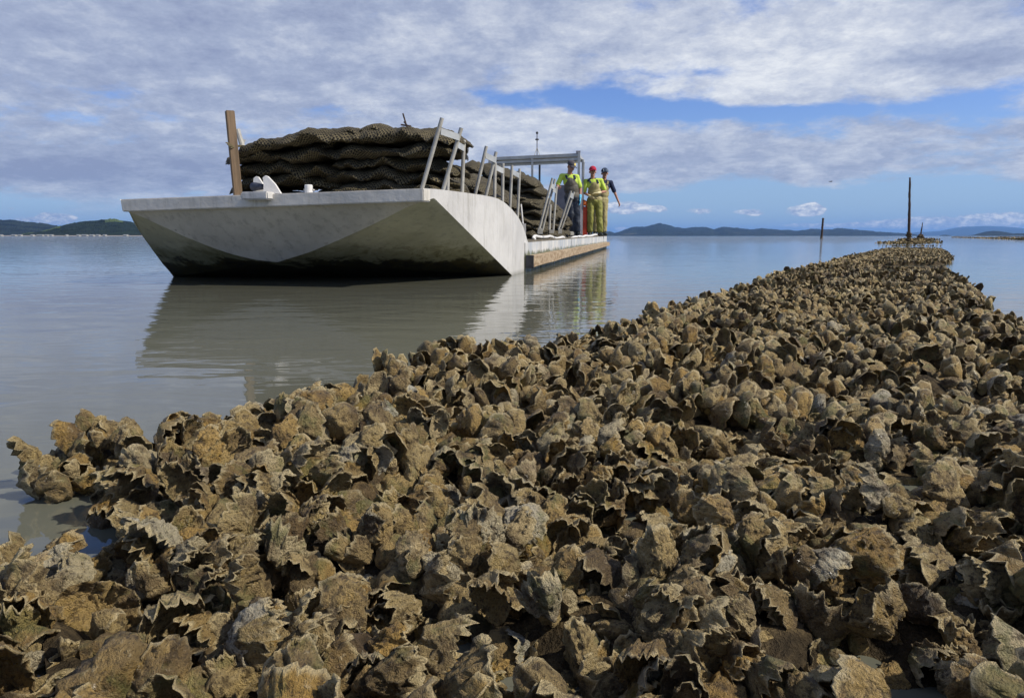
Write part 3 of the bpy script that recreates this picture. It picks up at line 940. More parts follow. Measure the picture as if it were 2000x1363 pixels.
# ---------------- oyster bags
def make_bag(seed, L, Wd, T, mat, drape=0.0, rf=1.0):
    nu, nv = 56, 22
    V = []; F = []; UV = []; seam = []
    ph = [rnd.uniform(0, 6.28) for _ in range(8)]
    def surf(u, v, sgn):
        au_, av_ = abs(u), abs(v)
        inn = max(0, 1 - av_ ** 2.6) ** .6 * max(0, 1 - au_ ** (5 if drape == 0 else 9)) ** .6
        lump = .72 + .55 * mn.noise(Vector((u * 3.1, v * 1.6, seed * 3.7))) + .22 * mn.noise(Vector((u * 9, v * 4, seed)))
        z = sgn * T * .5 * inn * max(.25, lump)
        edge = av_ ** 3
        ruf = .026 * math.sin(u * 7 + ph[0] + 1.3 * math.sin(u * 3 + ph[1])) + .016 * math.sin(u * 17 + ph[2]) * mn.noise(Vector((u * 2, seed, 1)))*2 + .02 * mn.noise(Vector((u * 5, seed * 2., v)))
        z += edge * (ruf * rf * (1 if drape == 0 else 1 - au_ ** 3) - .022) - drape * max(0, u - .1) ** 2 + .022 * math.sin(u * 2.4 + ph[3]) - .03 * au_ ** 4
        z += .010 * mn.noise(Vector((u * 14, v * 7, seed))) + edge * .016 * mn.noise(Vector((u * 26, seed * 3.3, v * 3)))
        x = u * L * .5 * (1 - .06 * av_ ** 4)
        y = v * Wd * .5 * (1 - .25 * au_ ** 8) * (1 + .07 * math.sin(u * 5 + ph[4] + (v > 0) * 2) + .05 * math.sin(u * 12 + ph[5]))
        return (x, y, z)
    for sgn in (1, -1):
        for i in range(nu + 1):
            u = -1 + 2 * i / nu
            for j in range(nv + 1):
                v = math.sin((-1 + 2 * j / nv) * math.pi / 2)
                V.append(surf(u, v, sgn)); UV.append((u * L * .5, v * Wd * .5 + (1.3 if sgn < 0 else 0)))
                seam.append(max(abs(u) ** 12, 0) if abs(u) > .9 else 0)
    n = (nu + 1) * (nv + 1)
    for s_ in (0, 1):
        for i in range(nu):
            for j in range(nv):
                q = s_ * n + i * (nv + 1) + j
                f = (q, q + nv + 1, q + nv + 2, q + 1)
                F.append(f if s_ == 0 else tuple(reversed(f)))
    me = bpy.data.meshes.new('oyster_bag')
    me.from_pydata(V, [], F); me.update()
    uvl = me.uv_layers.new(name='UVMap')
    li = np.empty(len(me.loops), dtype=np.int32); me.loops.foreach_get('vertex_index', li)
    uvl.data.foreach_set('uv', np.array(UV, dtype=np.float32)[li].ravel())
    at = me.attributes.new('seam', 'FLOAT', 'POINT'); at.data.foreach_set('value', seam)
    me.materials.append(mat); me.shade_smooth()
    return me
bagL = [make_bag(i + 1, 1.0, .56, .135, M['bag']) for i in range(8)]
bagS = [make_bag(i + 31, .95, .62, .18, M['bag2'], .05, .8) for i in range(6)]
ORD = ['top', 'second', 'third', 'fourth', 'fifth', 'sixth', 'seventh', 'eighth', 'ninth', 'tenth', 'eleventh', 'twelfth']
ANG = math.atan2(UD.y, UD.x) - math.pi / 2
def bag(me, c, yaw, tilt, roll, label, group, sc=1.0):
    o = bpy.data.objects.new('oyster_bag', me)
    COL.objects.link(o)
    o.location = c
    o.rotation_euler = (tilt, roll, ANG + yaw)
    o.scale = (sc, 1, 1)
    tag(o, label, 'oyster bag', group)
    return o
# front stack: two bags side by side per layer, the joints shifting
NL = 7
g = 'mesh oyster bags of the front stack'
for k in range(NL):
    z = 1.13 - (NL - 1 - k) * 0.0 if False else .545 + k * .0925
    lay = ORD[NL - 1 - k] if k < NL - 1 else 'top'
    sh = rnd.uniform(-.045, .045)
    cl_ = P(597 + rnd.uniform(-12, 12), 400, 5.28); cr_ = P(783 + rnd.uniform(-8, 12), 400, 5.12)
    dlt = (k % 2) * .10
    if k < NL - 1:
        bag(bagL[k % 8], Vector((cl_.x + sh + dlt * .3, cl_.y + rnd.uniform(-.05, .05), z - .01)), rnd.uniform(-.05, .05), rnd.uniform(-.04, .04), rnd.uniform(-.05, .03) - .02 * (k > 4),
            f'brown mesh oyster bag, left half of the {lay} layer of the tall front stack', g, .92)
        bag(bagL[(k * 3 + 5) % 8], Vector((cr_.x + sh, cr_.y + rnd.uniform(-.05, .05), z + .015)), rnd.uniform(-.05, .05) + (math.pi if k % 2 else 0), rnd.uniform(-.04, .04), rnd.uniform(-.03, .03),
            f'brown mesh oyster bag, right half of the {lay} layer of the tall front stack', g, .98)
bag(bagL[2], P(597, 271, 5.15) + Vector((0, 0, -.035)), .03, .05, -.10, 'brown mesh oyster bag, top left of the front stack, drooping to the wooden post', g, 1.12)
bag(bagL[5], P(705, 264, 5.22) + Vector((0, 0, -.035)), -.03, .03, -.09, 'humped brown mesh oyster bag in the middle of the top layer of the front stack', g, .75)
bag(bagL[0], P(812, 263, 5.10) + Vector((0, 0, -.03)), .05, .04, .05, 'brown mesh oyster bag, top right of the front stack by the leaning tubes', g, .80)
# stacks behind, seen over the falling bow side
rows_ = [(6.35, 950, 335, 'between the front stack and the second rack'), (7.1, 992, 333, 'just behind the second rack'), (7.85, 1022, 345, 'just behind the third rack'),
         (8.65, 1076, 328, 'of the humped stack amidships'), (9.6, 1088, 362, 'of the second row of the humped stack amidships'), (10.5, 1112, 380, 'behind the fourth rack'), (11.5, 1118, 390, 'next to the man in the grey cap')]
for ri, (d, rx, ty, where) in enumerate(rows_):
    zt = P(rx - 60, ty, d).z
    zb = .315
    n = max(4, round((zt - zb) / .092))
    for k in range(n):
        z = zb + .04 + (zt - .06 - zb - .04) * k / (n - 1)
        right = P(rx, 400, d)
        droop = .16 if k == n - 1 else (.05 if k >= n - 3 else .0)
        xo = -.12 * (k == n - 1) - .05 * (k == n - 2) - rnd.uniform(0, .07) + (-.03 if k >= n - 2 else 0)
        c = right + VD * (.475 - xo)
        bag(bagS[(k * 2 + ri) % 6], Vector((c.x, c.y + rnd.uniform(-.04, .04), z)), rnd.uniform(-.06, .06), rnd.uniform(-.03, .03), droop + rnd.uniform(-.02, .02),
            f'dark mesh oyster bag {where}, {ORD[n - 1 - k]} layer', 'mesh oyster bags of the stacks behind the bow')
# sticks poking out of the front stack
mb = MB()
for a_, b_ in (((787, 222), (797, 256)), ((783, 244), (803, 247)), ((789, 238), (801, 252))):
    mb.tube([P(*a_, 5.0), P(*b_, 5.0)], .006, 6)
tag(mb.build('stick', M['pole']), 'broken dark stick tangled in netting on top of the front bag stack', 'stick')
mb = MB()
for k in range(4):
    mb.tube([P(441 + 3 * k, 279 + 3.5 * k, 4.9), P(462, 284.5 + .5 * k, 4.95), P(476, 285 + k, 5.05)], .0045, 6)
mb.tube([P(459, 306, 5.0), P(476, 312, 5.05)], .0045, 6)
tag(mb.build('frayed_cord', M['bag']), 'frayed netting cords of the top bag crossing the wooden post', 'cord')

# ================================================================== PEOPLE
def cap_seg(mb, p0, p1, r0, r1, n=14):
    p0, p1 = Vector(p0), Vector(p1)
    t = (p1 - p0)
    L = t.length
    t = t / L if L > 1e-6 else Vector((0, 0, 1))
    pts = []; rs = []
    for k in range(4):
        a = math.pi / 2 * (1 - k / 4)
        pts.append(p0 - t * r0 * math.sin(a)); rs.append(max(r0 * math.cos(a), r0 * .05))
    pts += [p0, p1]; rs += [r0, r1]
    for k in range(1, 5):
        a = math.pi / 2 * k / 4
        pts.append(p1 + t * r1 * math.sin(a)); rs.append(max(r1 * math.cos(a), r1 * .05))
    mb.tube(pts, rs, n)

def ell(mb, c, r, rot=None):
    c = Vector(c); V = []; F = []
    n, m = 14, 10
    for j in range(m + 1):
        th_ = math.pi * j / m
        for i in range(n):
            ph_ = 2 * math.pi * i / n
            p = Vector((r[0] * max(math.sin(th_), .02) * math.cos(ph_), r[1] * max(math.sin(th_), .02) * math.sin(ph_), r[2] * math.cos(th_)))
            if rot is not None: p = rot @ p
            V.append(c + p)
    for j in range(m):
        for i in range(n):
            i2 = (i + 1) % n
            F.append((j * n + i, (j + 1) * n + i, (j + 1) * n + i2, j * n + i2))
    F.append(tuple(range(n))); F.append(tuple(reversed([m * n + i for i in range(n)])))
    mb.add(V, F)

def fuse(name, mb, mat, parent, voxel=.011, smooth=3, wrinkle=0.0, seed=0, mtx=None):
    V = mb.V if mtx is None else [mtx @ v for v in mb.V]
    me = bpy.data.meshes.new(name); me.from_pydata([tuple(v) for v in V], [], mb.F); me.update()
    bm = bmesh.new(); bm.from_mesh(me); bmesh.ops.recalc_face_normals(bm, faces=bm.faces); bm.to_mesh(me); bm.free()
    o = bpy.data.objects.new(name, me); COL.objects.link(o)
    r = o.modifiers.new('r', 'REMESH'); r.mode = 'VOXEL'; r.voxel_size = voxel; r.use_smooth_shade = True
    s = o.modifiers.new('s', 'SMOOTH'); s.iterations = smooth; s.factor = .5
    dg = bpy.context.evaluated_depsgraph_get()
    me2 = bpy.data.meshes.new_from_object(o.evaluated_get(dg))
    me2.name = name
    bpy.data.objects.remove(o)
    if wrinkle:
        nrm = [v.normal.copy() for v in me2.vertices]
        for v, nn in zip(me2.vertices, nrm):
            q = v.co
            a = mn.noise(Vector((q.x * 9, q.y * 9, q.z * 6 + seed))) + .4 * mn.noise(Vector((q.x * 20, q.y * 20, q.z * 16 + seed)))
            v.co = q + nn * a * wrinkle
    me2.materials.clear()
    return link_mesh(name, me2, mat, parent, True)

def hand(mb, w_, dirv, palmn, curl=.5, side=1, s=1.0):
    """hand at wrist w_, pointing along dirv; palmn = palm normal; four unequal fingers and a thumb"""
    w_ = Vector(w_); d = Vector(dirv).normalized(); pn = Vector(palmn); pn = (pn - d * pn.dot(d)).normalized()
    sd_ = d.cross(pn) * side
    pc = w_ + d * .05 * s
    for k in range(4):
        o = sd_ * (.012 * (k - 1.5) * 1.5) * s
        cap_seg(mb, w_ + o * .6, w_ + d * .085 * s + o, .016 * s, .012 * s, 8)
        L = (.068, .078, .073, .056)[k] * s
        a = w_ + d * .088 * s + o * 1.1
        b1 = a + (d * math.cos(curl * .6) + pn * math.sin(curl * .6)) * L * .5
        b2 = b1 + (d * math.cos(curl * 1.7) + pn * math.sin(curl * 1.7)) * L * .5
        cap_seg(mb, a, b1, .0092 * s, .0085 * s, 8); cap_seg(mb, b1, b2, .0085 * s, .0072 * s, 8)
    th0 = w_ + d * .025 * s - sd_ * .022 * s
    th1 = th0 + (d * .6 - sd_ * .7 + pn * .3).normalized() * .038 * s
    th2 = th1 + (d * .9 - sd_ * .2 + pn * .4).normalized() * .032 * s
    cap_seg(mb, th0, th1, .013 * s, .011 * s, 8); cap_seg(mb, th1, th2, .0105 * s, .0085 * s, 8)

def person(loc, yaw, scale, label, J, kit):
    """J: joints in metres for a 1.75 m figure facing -Y, x to the right of the picture"""
    root = empty('person', loc, label=label, cat='person')
    mt = Matrix.Translation(Vector(loc)) @ Matrix.Rotation(yaw, 4, 'Z') @ Matrix.Scale(scale, 4)
    V_ = {k: Vector(v) for k, v in J.items() if k not in ('look', 'nod', 'headroll')}
    hd = V_['head']
    HR = Matrix.Rotation(J.get('look', 0), 3, 'Z') @ Matrix.Rotation(J.get('headroll', 0), 3, 'Y') @ Matrix.Rotation(J.get('nod', 0), 3, 'X')
    def h(p): return hd + HR @ (Vector(p) * 1.12)
    # the body, one surface
    mb = MB()
    ell(mb, h((0, .01, .02)), (.074, .092, .105), HR)
    ell(mb, h((0, -.012, -.045)), (.056, .072, .068), HR)
    ell(mb, h((0, -.058, -.088)), (.026, .024, .022), HR)                 # chin
    cap_seg(mb, h((0, -.088, .012)), h((0, -.106, -.024)), .009, .014, 8)  # nose
    cap_seg(mb, h((-.03, -.082, .022)), h((.03, -.082, .022)), .011, .011, 8)   # brow
    cap_seg(mb, h((-.018, -.082, -.052)), h((.018, -.082, -.052)), .008, .008, 8)  # lips
    for s_ in (-1, 1):
        ell(mb, h((.076 * s_, .012, -.01)), (.011, .020, .032), HR)
    nk = V_['neck']
    cap_seg(mb, nk + Vector((0, .01, -.03)), h((0, .015, -.05)), .058, .052)
    ch, pv_ = V_['chest'], V_['pelvis']
    ell(mb, ch, (.165, .105, .17)); ell(mb, (ch + pv_) / 2, (.145, .10, .17)); ell(mb, pv_, (.16, .105, .12))
    for s_ in ('l', 'r'):
        sh, el, wr = V_['sh' + s_], V_['el' + s_], V_['wr' + s_]
        cap_seg(mb, nk + Vector((0, 0, -.05)), sh, .05, .052)
        cap_seg(mb, sh, el, .052, .038); cap_seg(mb, el, wr, .037, .026)
        hp_, kn, an = V_['hip' + s_], V_['kn' + s_], V_['an' + s_]
        cap_seg(mb, hp_, kn, .082, .055); cap_seg(mb, kn, an, .054, .038)
        cap_seg(mb, an + Vector((0, .02, -.04)), an + Vector((.03 if s_ == 'r' else -.03, -.13, -.055)), .036, .03)
        g = kit.get('glove' + s_)
        if not g:
            hand(mb, wr, V_['hd' + s_], V_['pn' + s_], .7, 1 if s_ == 'r' else -1)
    fuse('body', mb, M['skin'], root, .0085, 2, mtx=mt)
    for s_ in ('l', 'r'):
        g = kit.get('glove' + s_)
        if g:
            mb = MB()
            wr, el = V_['wr' + s_], V_['el' + s_]
            hand(mb, wr, V_['hd' + s_], V_['pn' + s_], kit.get('curl', .6), 1 if s_ == 'r' else -1, 1.18)
            cap_seg(mb, wr.lerp(el, kit.get('cuff', .25)), wr, .036, .031)
            fuse('glove', mb, M[g], root, .0085, 1, mtx=mt)
    # eyes
    for s_ in (-1, 1):
        mb = MB(); ell(mb, mt @ h((.03 * s_, -.088, .004)), (.011, .006, .006)); mb.build('eye', M['black'], root, smooth=True)
    # shirt
    mb = MB()
    ell(mb, ch + Vector((0, 0, .02)), (.178, .118, .16)); ell(mb, (ch + pv_) / 2, (.16, .112, .16))
    cap_seg(mb, nk + Vector((-.03, .01, -.055)), nk + Vector((.03, .01, -.055)), .058, .058)
    for s_ in ('l', 'r'):
        sh, el = V_['sh' + s_], V_['el' + s_]
        cap_seg(mb, nk + Vector((0, 0, -.06)), sh, .058, .064)
        cap_seg(mb, sh, sh.lerp(el, .80), .058, .060)
    fuse('shirt', mb, M[kit['shirt']], root, .011, 2, .006, 1, mtx=mt)
    mb = MB()     # collar and dark shoulder yoke
    for k in range(9):
        a = math.pi * (-.1 + 1.2 * k / 8)
        q = nk + Vector((math.cos(a) * .070, .01 + math.sin(a) * .055, -.005 + .012 * math.sin(a)))
        if k: cap_seg(mb, prev, q, .016, .016, 8)
        prev = q
    for s_ in (-1, 1):
        if kit.get('yoke'): cap_seg(mb, nk + Vector((.05 * s_, .0, -.035)), nk + Vector((.125 * s_, -.02, -.075)), .045, .040)
    fuse('collar', mb, M['navy'], root, .010, 2, .003, 5, mtx=mt)
    # waders: bib, trousers, straps
    mb = MB()
    bib = ch + Vector((0, -.020, -.02))
    ell(mb, bib, (.150, .122, .165)); ell(mb, (ch + pv_) / 2 + Vector((0, -.006, 0)), (.178, .128, .19)); ell(mb, pv_ + Vector((0, 0, -.02)), (.192, .135, .15))
    fuse('bib', mb, M[kit['bib']], root, .012, 2, .010, 2, mtx=mt)
    mb = MB()
    ell(mb, pv_ + Vector((0, 0, -.05)), (.190, .136, .13))
    for s_ in ('l', 'r'):
        hp_, kn, an = V_['hip' + s_], V_['kn' + s_], V_['an' + s_]
        cap_seg(mb, hp_, kn, .112, .088); cap_seg(mb, kn, an + Vector((0, 0, .06)), .088, .078)
    fuse('trousers', mb, M[kit['legs']], root, .012, 2, .020, 3, mtx=mt)
    for s_ in ('l', 'r'):
        an = V_['an' + s_]; sx_ = 1 if s_ == 'r' else -1
        mb = MB()
        cap_seg(mb, an + Vector((0, 0, .04)), an + Vector((0, .015, -.04)), .058, .052)
        cap_seg(mb, an + Vector((0, .03, -.045)), an + Vector((.035 * sx_, -.155, -.055)), .045, .042)
        for v in mb.V: v.z = max(v.z, 0.0)
        fuse('boot', mb, M['boot'], root, .011, 2, mtx=mt)
        mb = MB()
        st0 = bib + Vector((.095 * sx_, -.10, .085)); st1 = nk + Vector((.098 * sx_, -.070, -.050)); st2 = nk + Vector((.075 * sx_, .03, -.03)); st3 = ch + Vector((.05 * sx_, .12, 0))
        for a, b in ((st0, st1), (st1, st2), (st2, st3)): mb.bar(mt @ a, mt @ b, .042 * scale, .014, (1, 0, 0))
        mb.build('strap', M[kit.get('strap', 'navy')], root)
    # cap: crown, peak, badge
    mb = MB()
    V = []; F = []; n, m = 20, 7
    for j in range(m + 1):
        th_ = math.pi / 2 * (1.06 - j / m * 1.06)
        for i in range(n):
            ph_ = 2 * math.pi * i / n
            V.append(mt @ h((.086 * math.sin(th_) * math.cos(ph_) + 0, .012 + .104 * math.sin(th_) * math.sin(ph_), .045 + .088 * math.cos(th_))))
    for j in range(m):
        for i in range(n):
            i2 = (i + 1) % n
            F.append((j * n + i, j * n + i2, (j + 1) * n + i2, (j + 1) * n + i))
    F.append(tuple(reversed([m * n + i for i in range(n)]))[::-1])
    mb.add(V, F)
    cp = mb.build('cap', M[kit['cap']], root, smooth=True)
    mb = MB(); V = []; F = []
    for i in range(13):
        a = math.pi * (1.12 + .76 * i / 12)
        r0, r1 = Vector((.082 * math.cos(a), .012 + .098 * math.sin(a), .045)), Vector((.080 * math.cos(a), -.055 + .105 * math.sin(a), .026 + .012 * abs(math.sin(a)) - .03 * abs(math.cos(a)) ** 2))
        V += [mt @ h(r0), mt @ h(r1), mt @ h(r1 + Vector((0, 0, -.006))), mt @ h(r0 + Vector((0, 0, -.008)))]
    for i in range(12):
        for k in range(4): F.append((i * 4 + k, (i + 1) * 4 + k, (i + 1) * 4 + (k + 1) % 4, i * 4 + (k + 1) % 4))
    F += [(3, 2, 1, 0), (48, 49, 50, 51)]
    mb.add(V, F); mb.build('peak', M[kit.get('peak', kit['cap'])], cp)
    if kit.get('badge'):
        mb = MB(); bw = kit.get('bw', .028)
        V = []
        for u, z in ((-1, .058), (1, .058), (1, .098), (-1, .098)):
            yy = -math.sqrt(max(0, 1 - (bw * u / .086) ** 2 - ((z - .045) / .088) ** 2)) * .104 + .008
            V.append(mt @ h((bw * u + kit.get('bx', 0), yy - .002, z)))
        V2 = [v + (mt.to_3x3() @ HR @ Vector((0, .012, 0))) for v in V]
        mb.hexa(V2 + V)
        mb.build('badge', M[kit['badge']], cp)
    return root

def foot(px, py, d, z=None):
    p = P(px, py, d); p.z = .286 + (d - 7) * (htop(STERN_D) + .008 - .285) / 12.7 if z is None else z
    return p
base = dict(head=(0, -.02, 1.625), neck=(0, 0, 1.47), chest=(0, 0, 1.27), pelvis=(0, 0, .95), shl=(-.175, .01, 1.385), shr=(.175, .01, 1.385),
            hipl=(-.095, 0, .90), hipr=(.095, 0, .90), knl=(-.11, -.02, .49), knr=(.11, -.02, .49), anl=(-.12, 0, .09), anr=(.12, 0, .09))
f1 = foot(1117, 455, 16.15)
s1 = (P(1112, 313.5, 16.15).z - f1.z) / 1.765
person(f1, .05, s1, 'man in a dark grey cap and dark bib waders, reaching to a bag rack',
       dict(base, head=(-.05, -.07, 1.61), neck=(-.07, 0, 1.46), chest=(-.05, 0, 1.26), pelvis=(-.0, 0, .95), shl=(-.26, .0, 1.40), shr=(.10, .01, 1.385), hipl=(-.08, 0, .9), hipr=(.08, 0, .9), knl=(-.02, -.03, .49), knr=(.10, -.04, .49), anl=(.01, 0, .09), anr=(.13, -.03, .09),
            ell=(-.37, -.06, 1.18), wrl=(-.36, -.26, 1.10), hdl=(-.1, -1, .1), pnl=(1, 0, -.2), elr=(.19, .02, 1.12), wrr=(.175, -.07, .90), hdr=(-.05, -.1, -1), pnr=(-1, -.2, 0), look=-.55 * -1, nod=.38, headroll=.05),
       dict(shirt='hivis', bib='wader_dark', legs='wader_leg', cap='cap_grey', peak='cap_grey', badge='badge_y', bw=.018, bx=.018, glover='glove_blue', gloverl=None, strap='navy', curl=.35))
f2 = foot(1160, 457, 17.2)
s2 = (P(1154, 325, 17.2).z - f2.z) / 1.765
person(f2, 0.0, s2, 'man in a crimson cap and olive bib waders, pulling on tan gloves',
       dict(base, head=(-.065, -.03, 1.625), neck=(-.06, 0, 1.47), chest=(-.02, 0, 1.27), shl=(-.235, .01, 1.39), shr=(.155, .01, 1.405), pelvis=(.01, 0, .95),
            ell=(-.265, .02, 1.10), wrl=(-.11, -.20, .985), hdl=(.8, -.45, -.45), pnl=(0, .2, 1), elr=(.265, -.03, 1.135), wrr=(.06, -.22, 1.085), hdr=(-1, -.25, -.05), pnr=(0, 0, -1), look=.06, nod=.0,
            anl=(-.10, 0, .09), anr=(.15, 0, .09), knl=(-.105, -.03, .49), knr=(.13, -.02, .49)),
       dict(shirt='hivis', bib='wader_tan', legs='wader_green', cap='cap_red', glover='glove_tan', glovel='glove_tan', strap='navy', yoke=True, curl=.5, cuff=.3))
f3 = foot(1171, 457, 18.25)
s3 = (P(1178, 328.5, 18.25).z - f3.z) / 1.765
person(f3, 0.0, s3, 'man in a navy cap, navy shirt and tan waders, arm held out sideways',
       dict(base, head=(.10, -.03, 1.625), neck=(.09, 0, 1.47), chest=(.07, 0, 1.27), shl=(-.09, .01, 1.40), shr=(.27, .01, 1.39), pelvis=(.03, 0, .95),
            ell=(-.14, .05, 1.12), wrl=(-.10, -.12, .93), hdl=(0, -.3, -1), pnl=(1, 0, 0), elr=(.385, .0, 1.125), wrr=(.475, -.05, .90), hdr=(.35, -.1, -.9), pnr=(-1, -.3, -.2), look=.05, nod=.03),
       dict(shirt='navy', bib='wader_tan', legs='wader_tan', cap='cap_blue', badge='badge_w', bw=.045, strap='wader_tan'))

# ================================================================== POLES, BIRD
def rough_pole(name, x0, y0, x1, y1, d, r0, r1, seed, **k):
    a, b = P(x0, y0, d), P(x1, y1, d)
    b = b.lerp(a, 0)
    b.z = min(b.z, 0) - .15
    e = empty(name, (b.x, b.y, 0), **k)
    n = 26; pts = []; rs = []
    for i in range(n + 1):
        t = i / n
        p = a.lerp(b, t)
        p += Vector((mn.noise(Vector((t * 6, seed, 0))), mn.noise(Vector((t * 6, seed, 5))), 0)) * r0 * .3
        pts.append(p); rs.append((r0 + (r1 - r0) * t) * (1 + .22 * mn.noise(Vector((t * 14, seed, 9)))))
    mb = MB(); mb.tube(pts, rs, 12)
    mb.build('shaft', M['pole'], e, smooth=True)
    return e, a, b
def crust(e, a, b, z0, r, seed, n=60):
    mb = MB()
    rr = random.Random(seed)
    for i in range(n):
        z = rr.uniform(0, z0); t = (z - a.z) / (b.z - a.z); c = a.lerp(b, t)
        an = rr.uniform(0, 6.28); q = r * rr.uniform(.5, 1.25) * (1.2 - .5 * z / z0)
        c = c + Vector((math.cos(an) * q, math.sin(an) * q, 0))
        s_ = rr.uniform(.25, .6) * r
        R3 = Matrix.Rotation(rr.uniform(0, 6), 3, 'Z') @ Matrix.Rotation(rr.uniform(0, 3), 3, 'X')
        V = [c + R3 @ Vector((math.cos(k * 1.047) * s_, math.sin(k * 1.047) * s_ * 1.2, rr.uniform(-.15, .15) * s_)) for k in range(6)]
        mb.add(V + [v + R3 @ Vector((0, 0, s_ * .35)) for v in V], [(5, 4, 3, 2, 1, 0), (6, 7, 8, 9, 10, 11)] + [(k, (k + 1) % 6, 6 + (k + 1) % 6, 6 + k) for k in range(6)])
    o = mb.build('shell_crust', M['shell'], e)
    o.color = (.0, .0, 0, 1)
e, a, b = rough_pole('marker_pole', 1777.2, 347, 1775.5, 474, 33.0, .042, .075, 1, label='tall thin dark marker pole standing in the oyster row, tallest of the poles', cat='pole', group='old marker poles in the water')
crust(e, a, b, .50, .10, 3, 90)
e, a, b = rough_pole('marker_pole', 1802, 435, 1797, 466, 60.0, .03, .09, 2, label='short thin tapering pole just behind the tall pole on the oyster row', cat='pole', group='old marker poles in the water')
crust(e, a, b, .45, .22, 5, 70)
e, a, b = rough_pole('marker_pole', 1607.8, 426, 1604.5, 463.5, 95.0, .13, .15, 3, label='stubby dark pole alone in open water before the distant hills', cat='pole', group='old marker poles in the water')
crust(e, a, b, .35, .15, 8, 24)
# gull in the sky
c = P(1622, 355, 70)
e = empty('seabird', c, label='tiny seabird flying low in the sky left of the tall pole', cat='bird')
mb = MB(); cap_seg(mb, c + Vector((-.09, 0, 0)), c + Vector((.10, 0, .01)), .035, .05, 8); ell(mb, c + Vector((.16, 0, .02)), (.035, .03, .03)); mb.add([c + Vector((-.08, -.02, 0)), c + Vector((-.08, .02, 0)), c + Vector((-.2, .04, .0)), c + Vector((-.2, -.04, 0))], [(0, 1, 2, 3)])
mb.build('body', M['greybox'], e, smooth=True)
for s_ in (-1, 1):
    mb = MB()
    pts = [(.08, 0, .02), (.10, .18 * s_, .07), (.02, .42 * s_, .03), (-.03, .40 * s_, .03), (-.02, .16 * s_, .055), (-.06, 0, .02)]
    mb.add([c + Vector(p) for p in pts] + [c + Vector(p) + Vector((0, 0, -.012)) for p in pts], [(0, 1, 2, 3, 4, 5), (11, 10, 9, 8, 7, 6)] + [(k, 6 + k, 6 + (k + 1) % 6, (k + 1) % 6) for k in range(6)])
    mb.build('wing', M['greybox'], e)

# ================================================================== THE OYSTER REEF
Lp = [(478, 1745), (482, 1725), (488, 1690), (495, 1650), (502, 1620), (512, 1570), (525, 1512), (535, 1492), (545, 1440), (560, 1395), (575, 1330), (590, 1265), (602, 1210), (618, 1150), (640, 1075), (650, 985), (658, 900), (668, 845), (682, 770), (696, 695), (722, 678),
      (738, 590), (748, 520), (757, 370), (766, 285), (772, 272), (774, 262), (784, 130), (793, 80), (815, 74), (834, 90), (840, 228), (960, 222), (975, 150), (990, 10), (1005, -300), (1363, -500), (2400, -1400)]
Rp = [(478, 1830), (486, 1850), (494, 1858), (502, 1850), (503, 1720), (512, 1710), (516, 1850), (530, 1880), (545, 1905), (558, 1935), (576, 1938), (578, 1862), (588, 1868), (600, 1985), (615, 2060), (640, 2300), (700, 2900), (1000, 5000), (2400, 8000)]
Lpy = np.array([p[0] for p in Lp], float); Lpx = np.array([p[1] for p in Lp], float)
Rpy = np.array([p[0] for p in Rp], float); Rpx = np.array([p[1] for p in Rp], float)
POOLS = [(254, 786, 24, 34), (1700, 838, 125, 16), (1690, 1165, 62, 55), (1100, 1178, 62, 30), (885, 1095, 40, 14), (1235, 950, 60, 15), (1840, 1195, 60, 34), (1450, 800, 50, 9), (620, 1010, 45, 12), (1160, 630, 1, 1), (1560, 712, 70, 8), (1300, 880, 40, 10), (350, 1090, 50, 18),
         (20, 1340, 50, 40), (1950, 720, 60, 9), (1700, 585, 60, 5), (1480, 620, 50, 5), (600, 1240, 60, 14), (1480, 1290, 90, 25), (860, 900, 50, 10), (1880, 950, 45, 14)]
REFZ = .092
def px_of(X, Y):
    z = REFZ - HCAM
    f = Y * CP - z * SP
    u = Y * SP + z * CP
    return 1000 + FPX * X / f, 681.5 - FPX * u / f
def inside(X, Y):
    """how far (in metres, about) a ground point lies inside the reef; negative outside"""
    px, py = px_of(X, Y)
    l = np.interp(py, Lpy, Lpx); r = np.interp(py, Rpy, Rpx)
    m = np.minimum(px - l, r - px) / FPX * Y
    m = np.where(py < 478, -1, m)
    m = np.minimum(m, (py - 478) / 40)
    for (cx_, cy_, a_, b_) in POOLS:
        q = np.sqrt(((px - cx_) / a_) ** 2 + ((py - cy_) / b_) ** 2) - 1
        m = np.minimum(m, q * b_ * 2.2 / FPX * Y)
    return m

# value noise on arrays
_perm = nrg.random((64, 64))
def vnoise(x, y, s):
    x = x * s; y = y * s
    xi = np.floor(x).astype(int); yi = np.floor(y).astype(int)
    fx = x - xi; fy = y - yi
    fx = fx * fx * (3 - 2 * fx); fy = fy * fy * (3 - 2 * fy)
    g = lambda i, j: _perm[i % 64, j % 64]
    return (g(xi, yi) * (1 - fx) + g(xi + 1, yi) * fx) * (1 - fy) + (g(xi, yi + 1) * (1 - fx) + g(xi + 1, yi + 1) * fx) * fy
def bedz(X, Y):
    m = inside(X, Y)
    base_ = -.004 + .030 * vnoise(X, Y, 7) + .020 * vnoise(X + 9, Y, 19) + .012 * vnoise(X, Y + 4, 47)
    edge = np.clip(m / .06, -1, 1)
    e_ = np.where(edge > 0, edge ** .7, edge)
    return np.where(edge > 0, -.03 + (base_ + .03) * e_, -.03 + .10 * e_)

def fast_mesh(name, V, F, smooth=True):
    me = bpy.data.meshes.new(name)
    nv, nf, k = len(V), len(F), F.shape[1]
    me.vertices.add(nv); me.vertices.foreach_set('co', V.astype(np.float32).ravel())
    me.loops.add(nf * k); me.loops.foreach_set('vertex_index', F.astype(np.int32).ravel())
    me.polygons.add(nf); me.polygons.foreach_set('loop_start', np.arange(0, nf * k, k, dtype=np.int32))
    me.update(calc_edges=True)
    if smooth: me.shade_smooth()
    return me

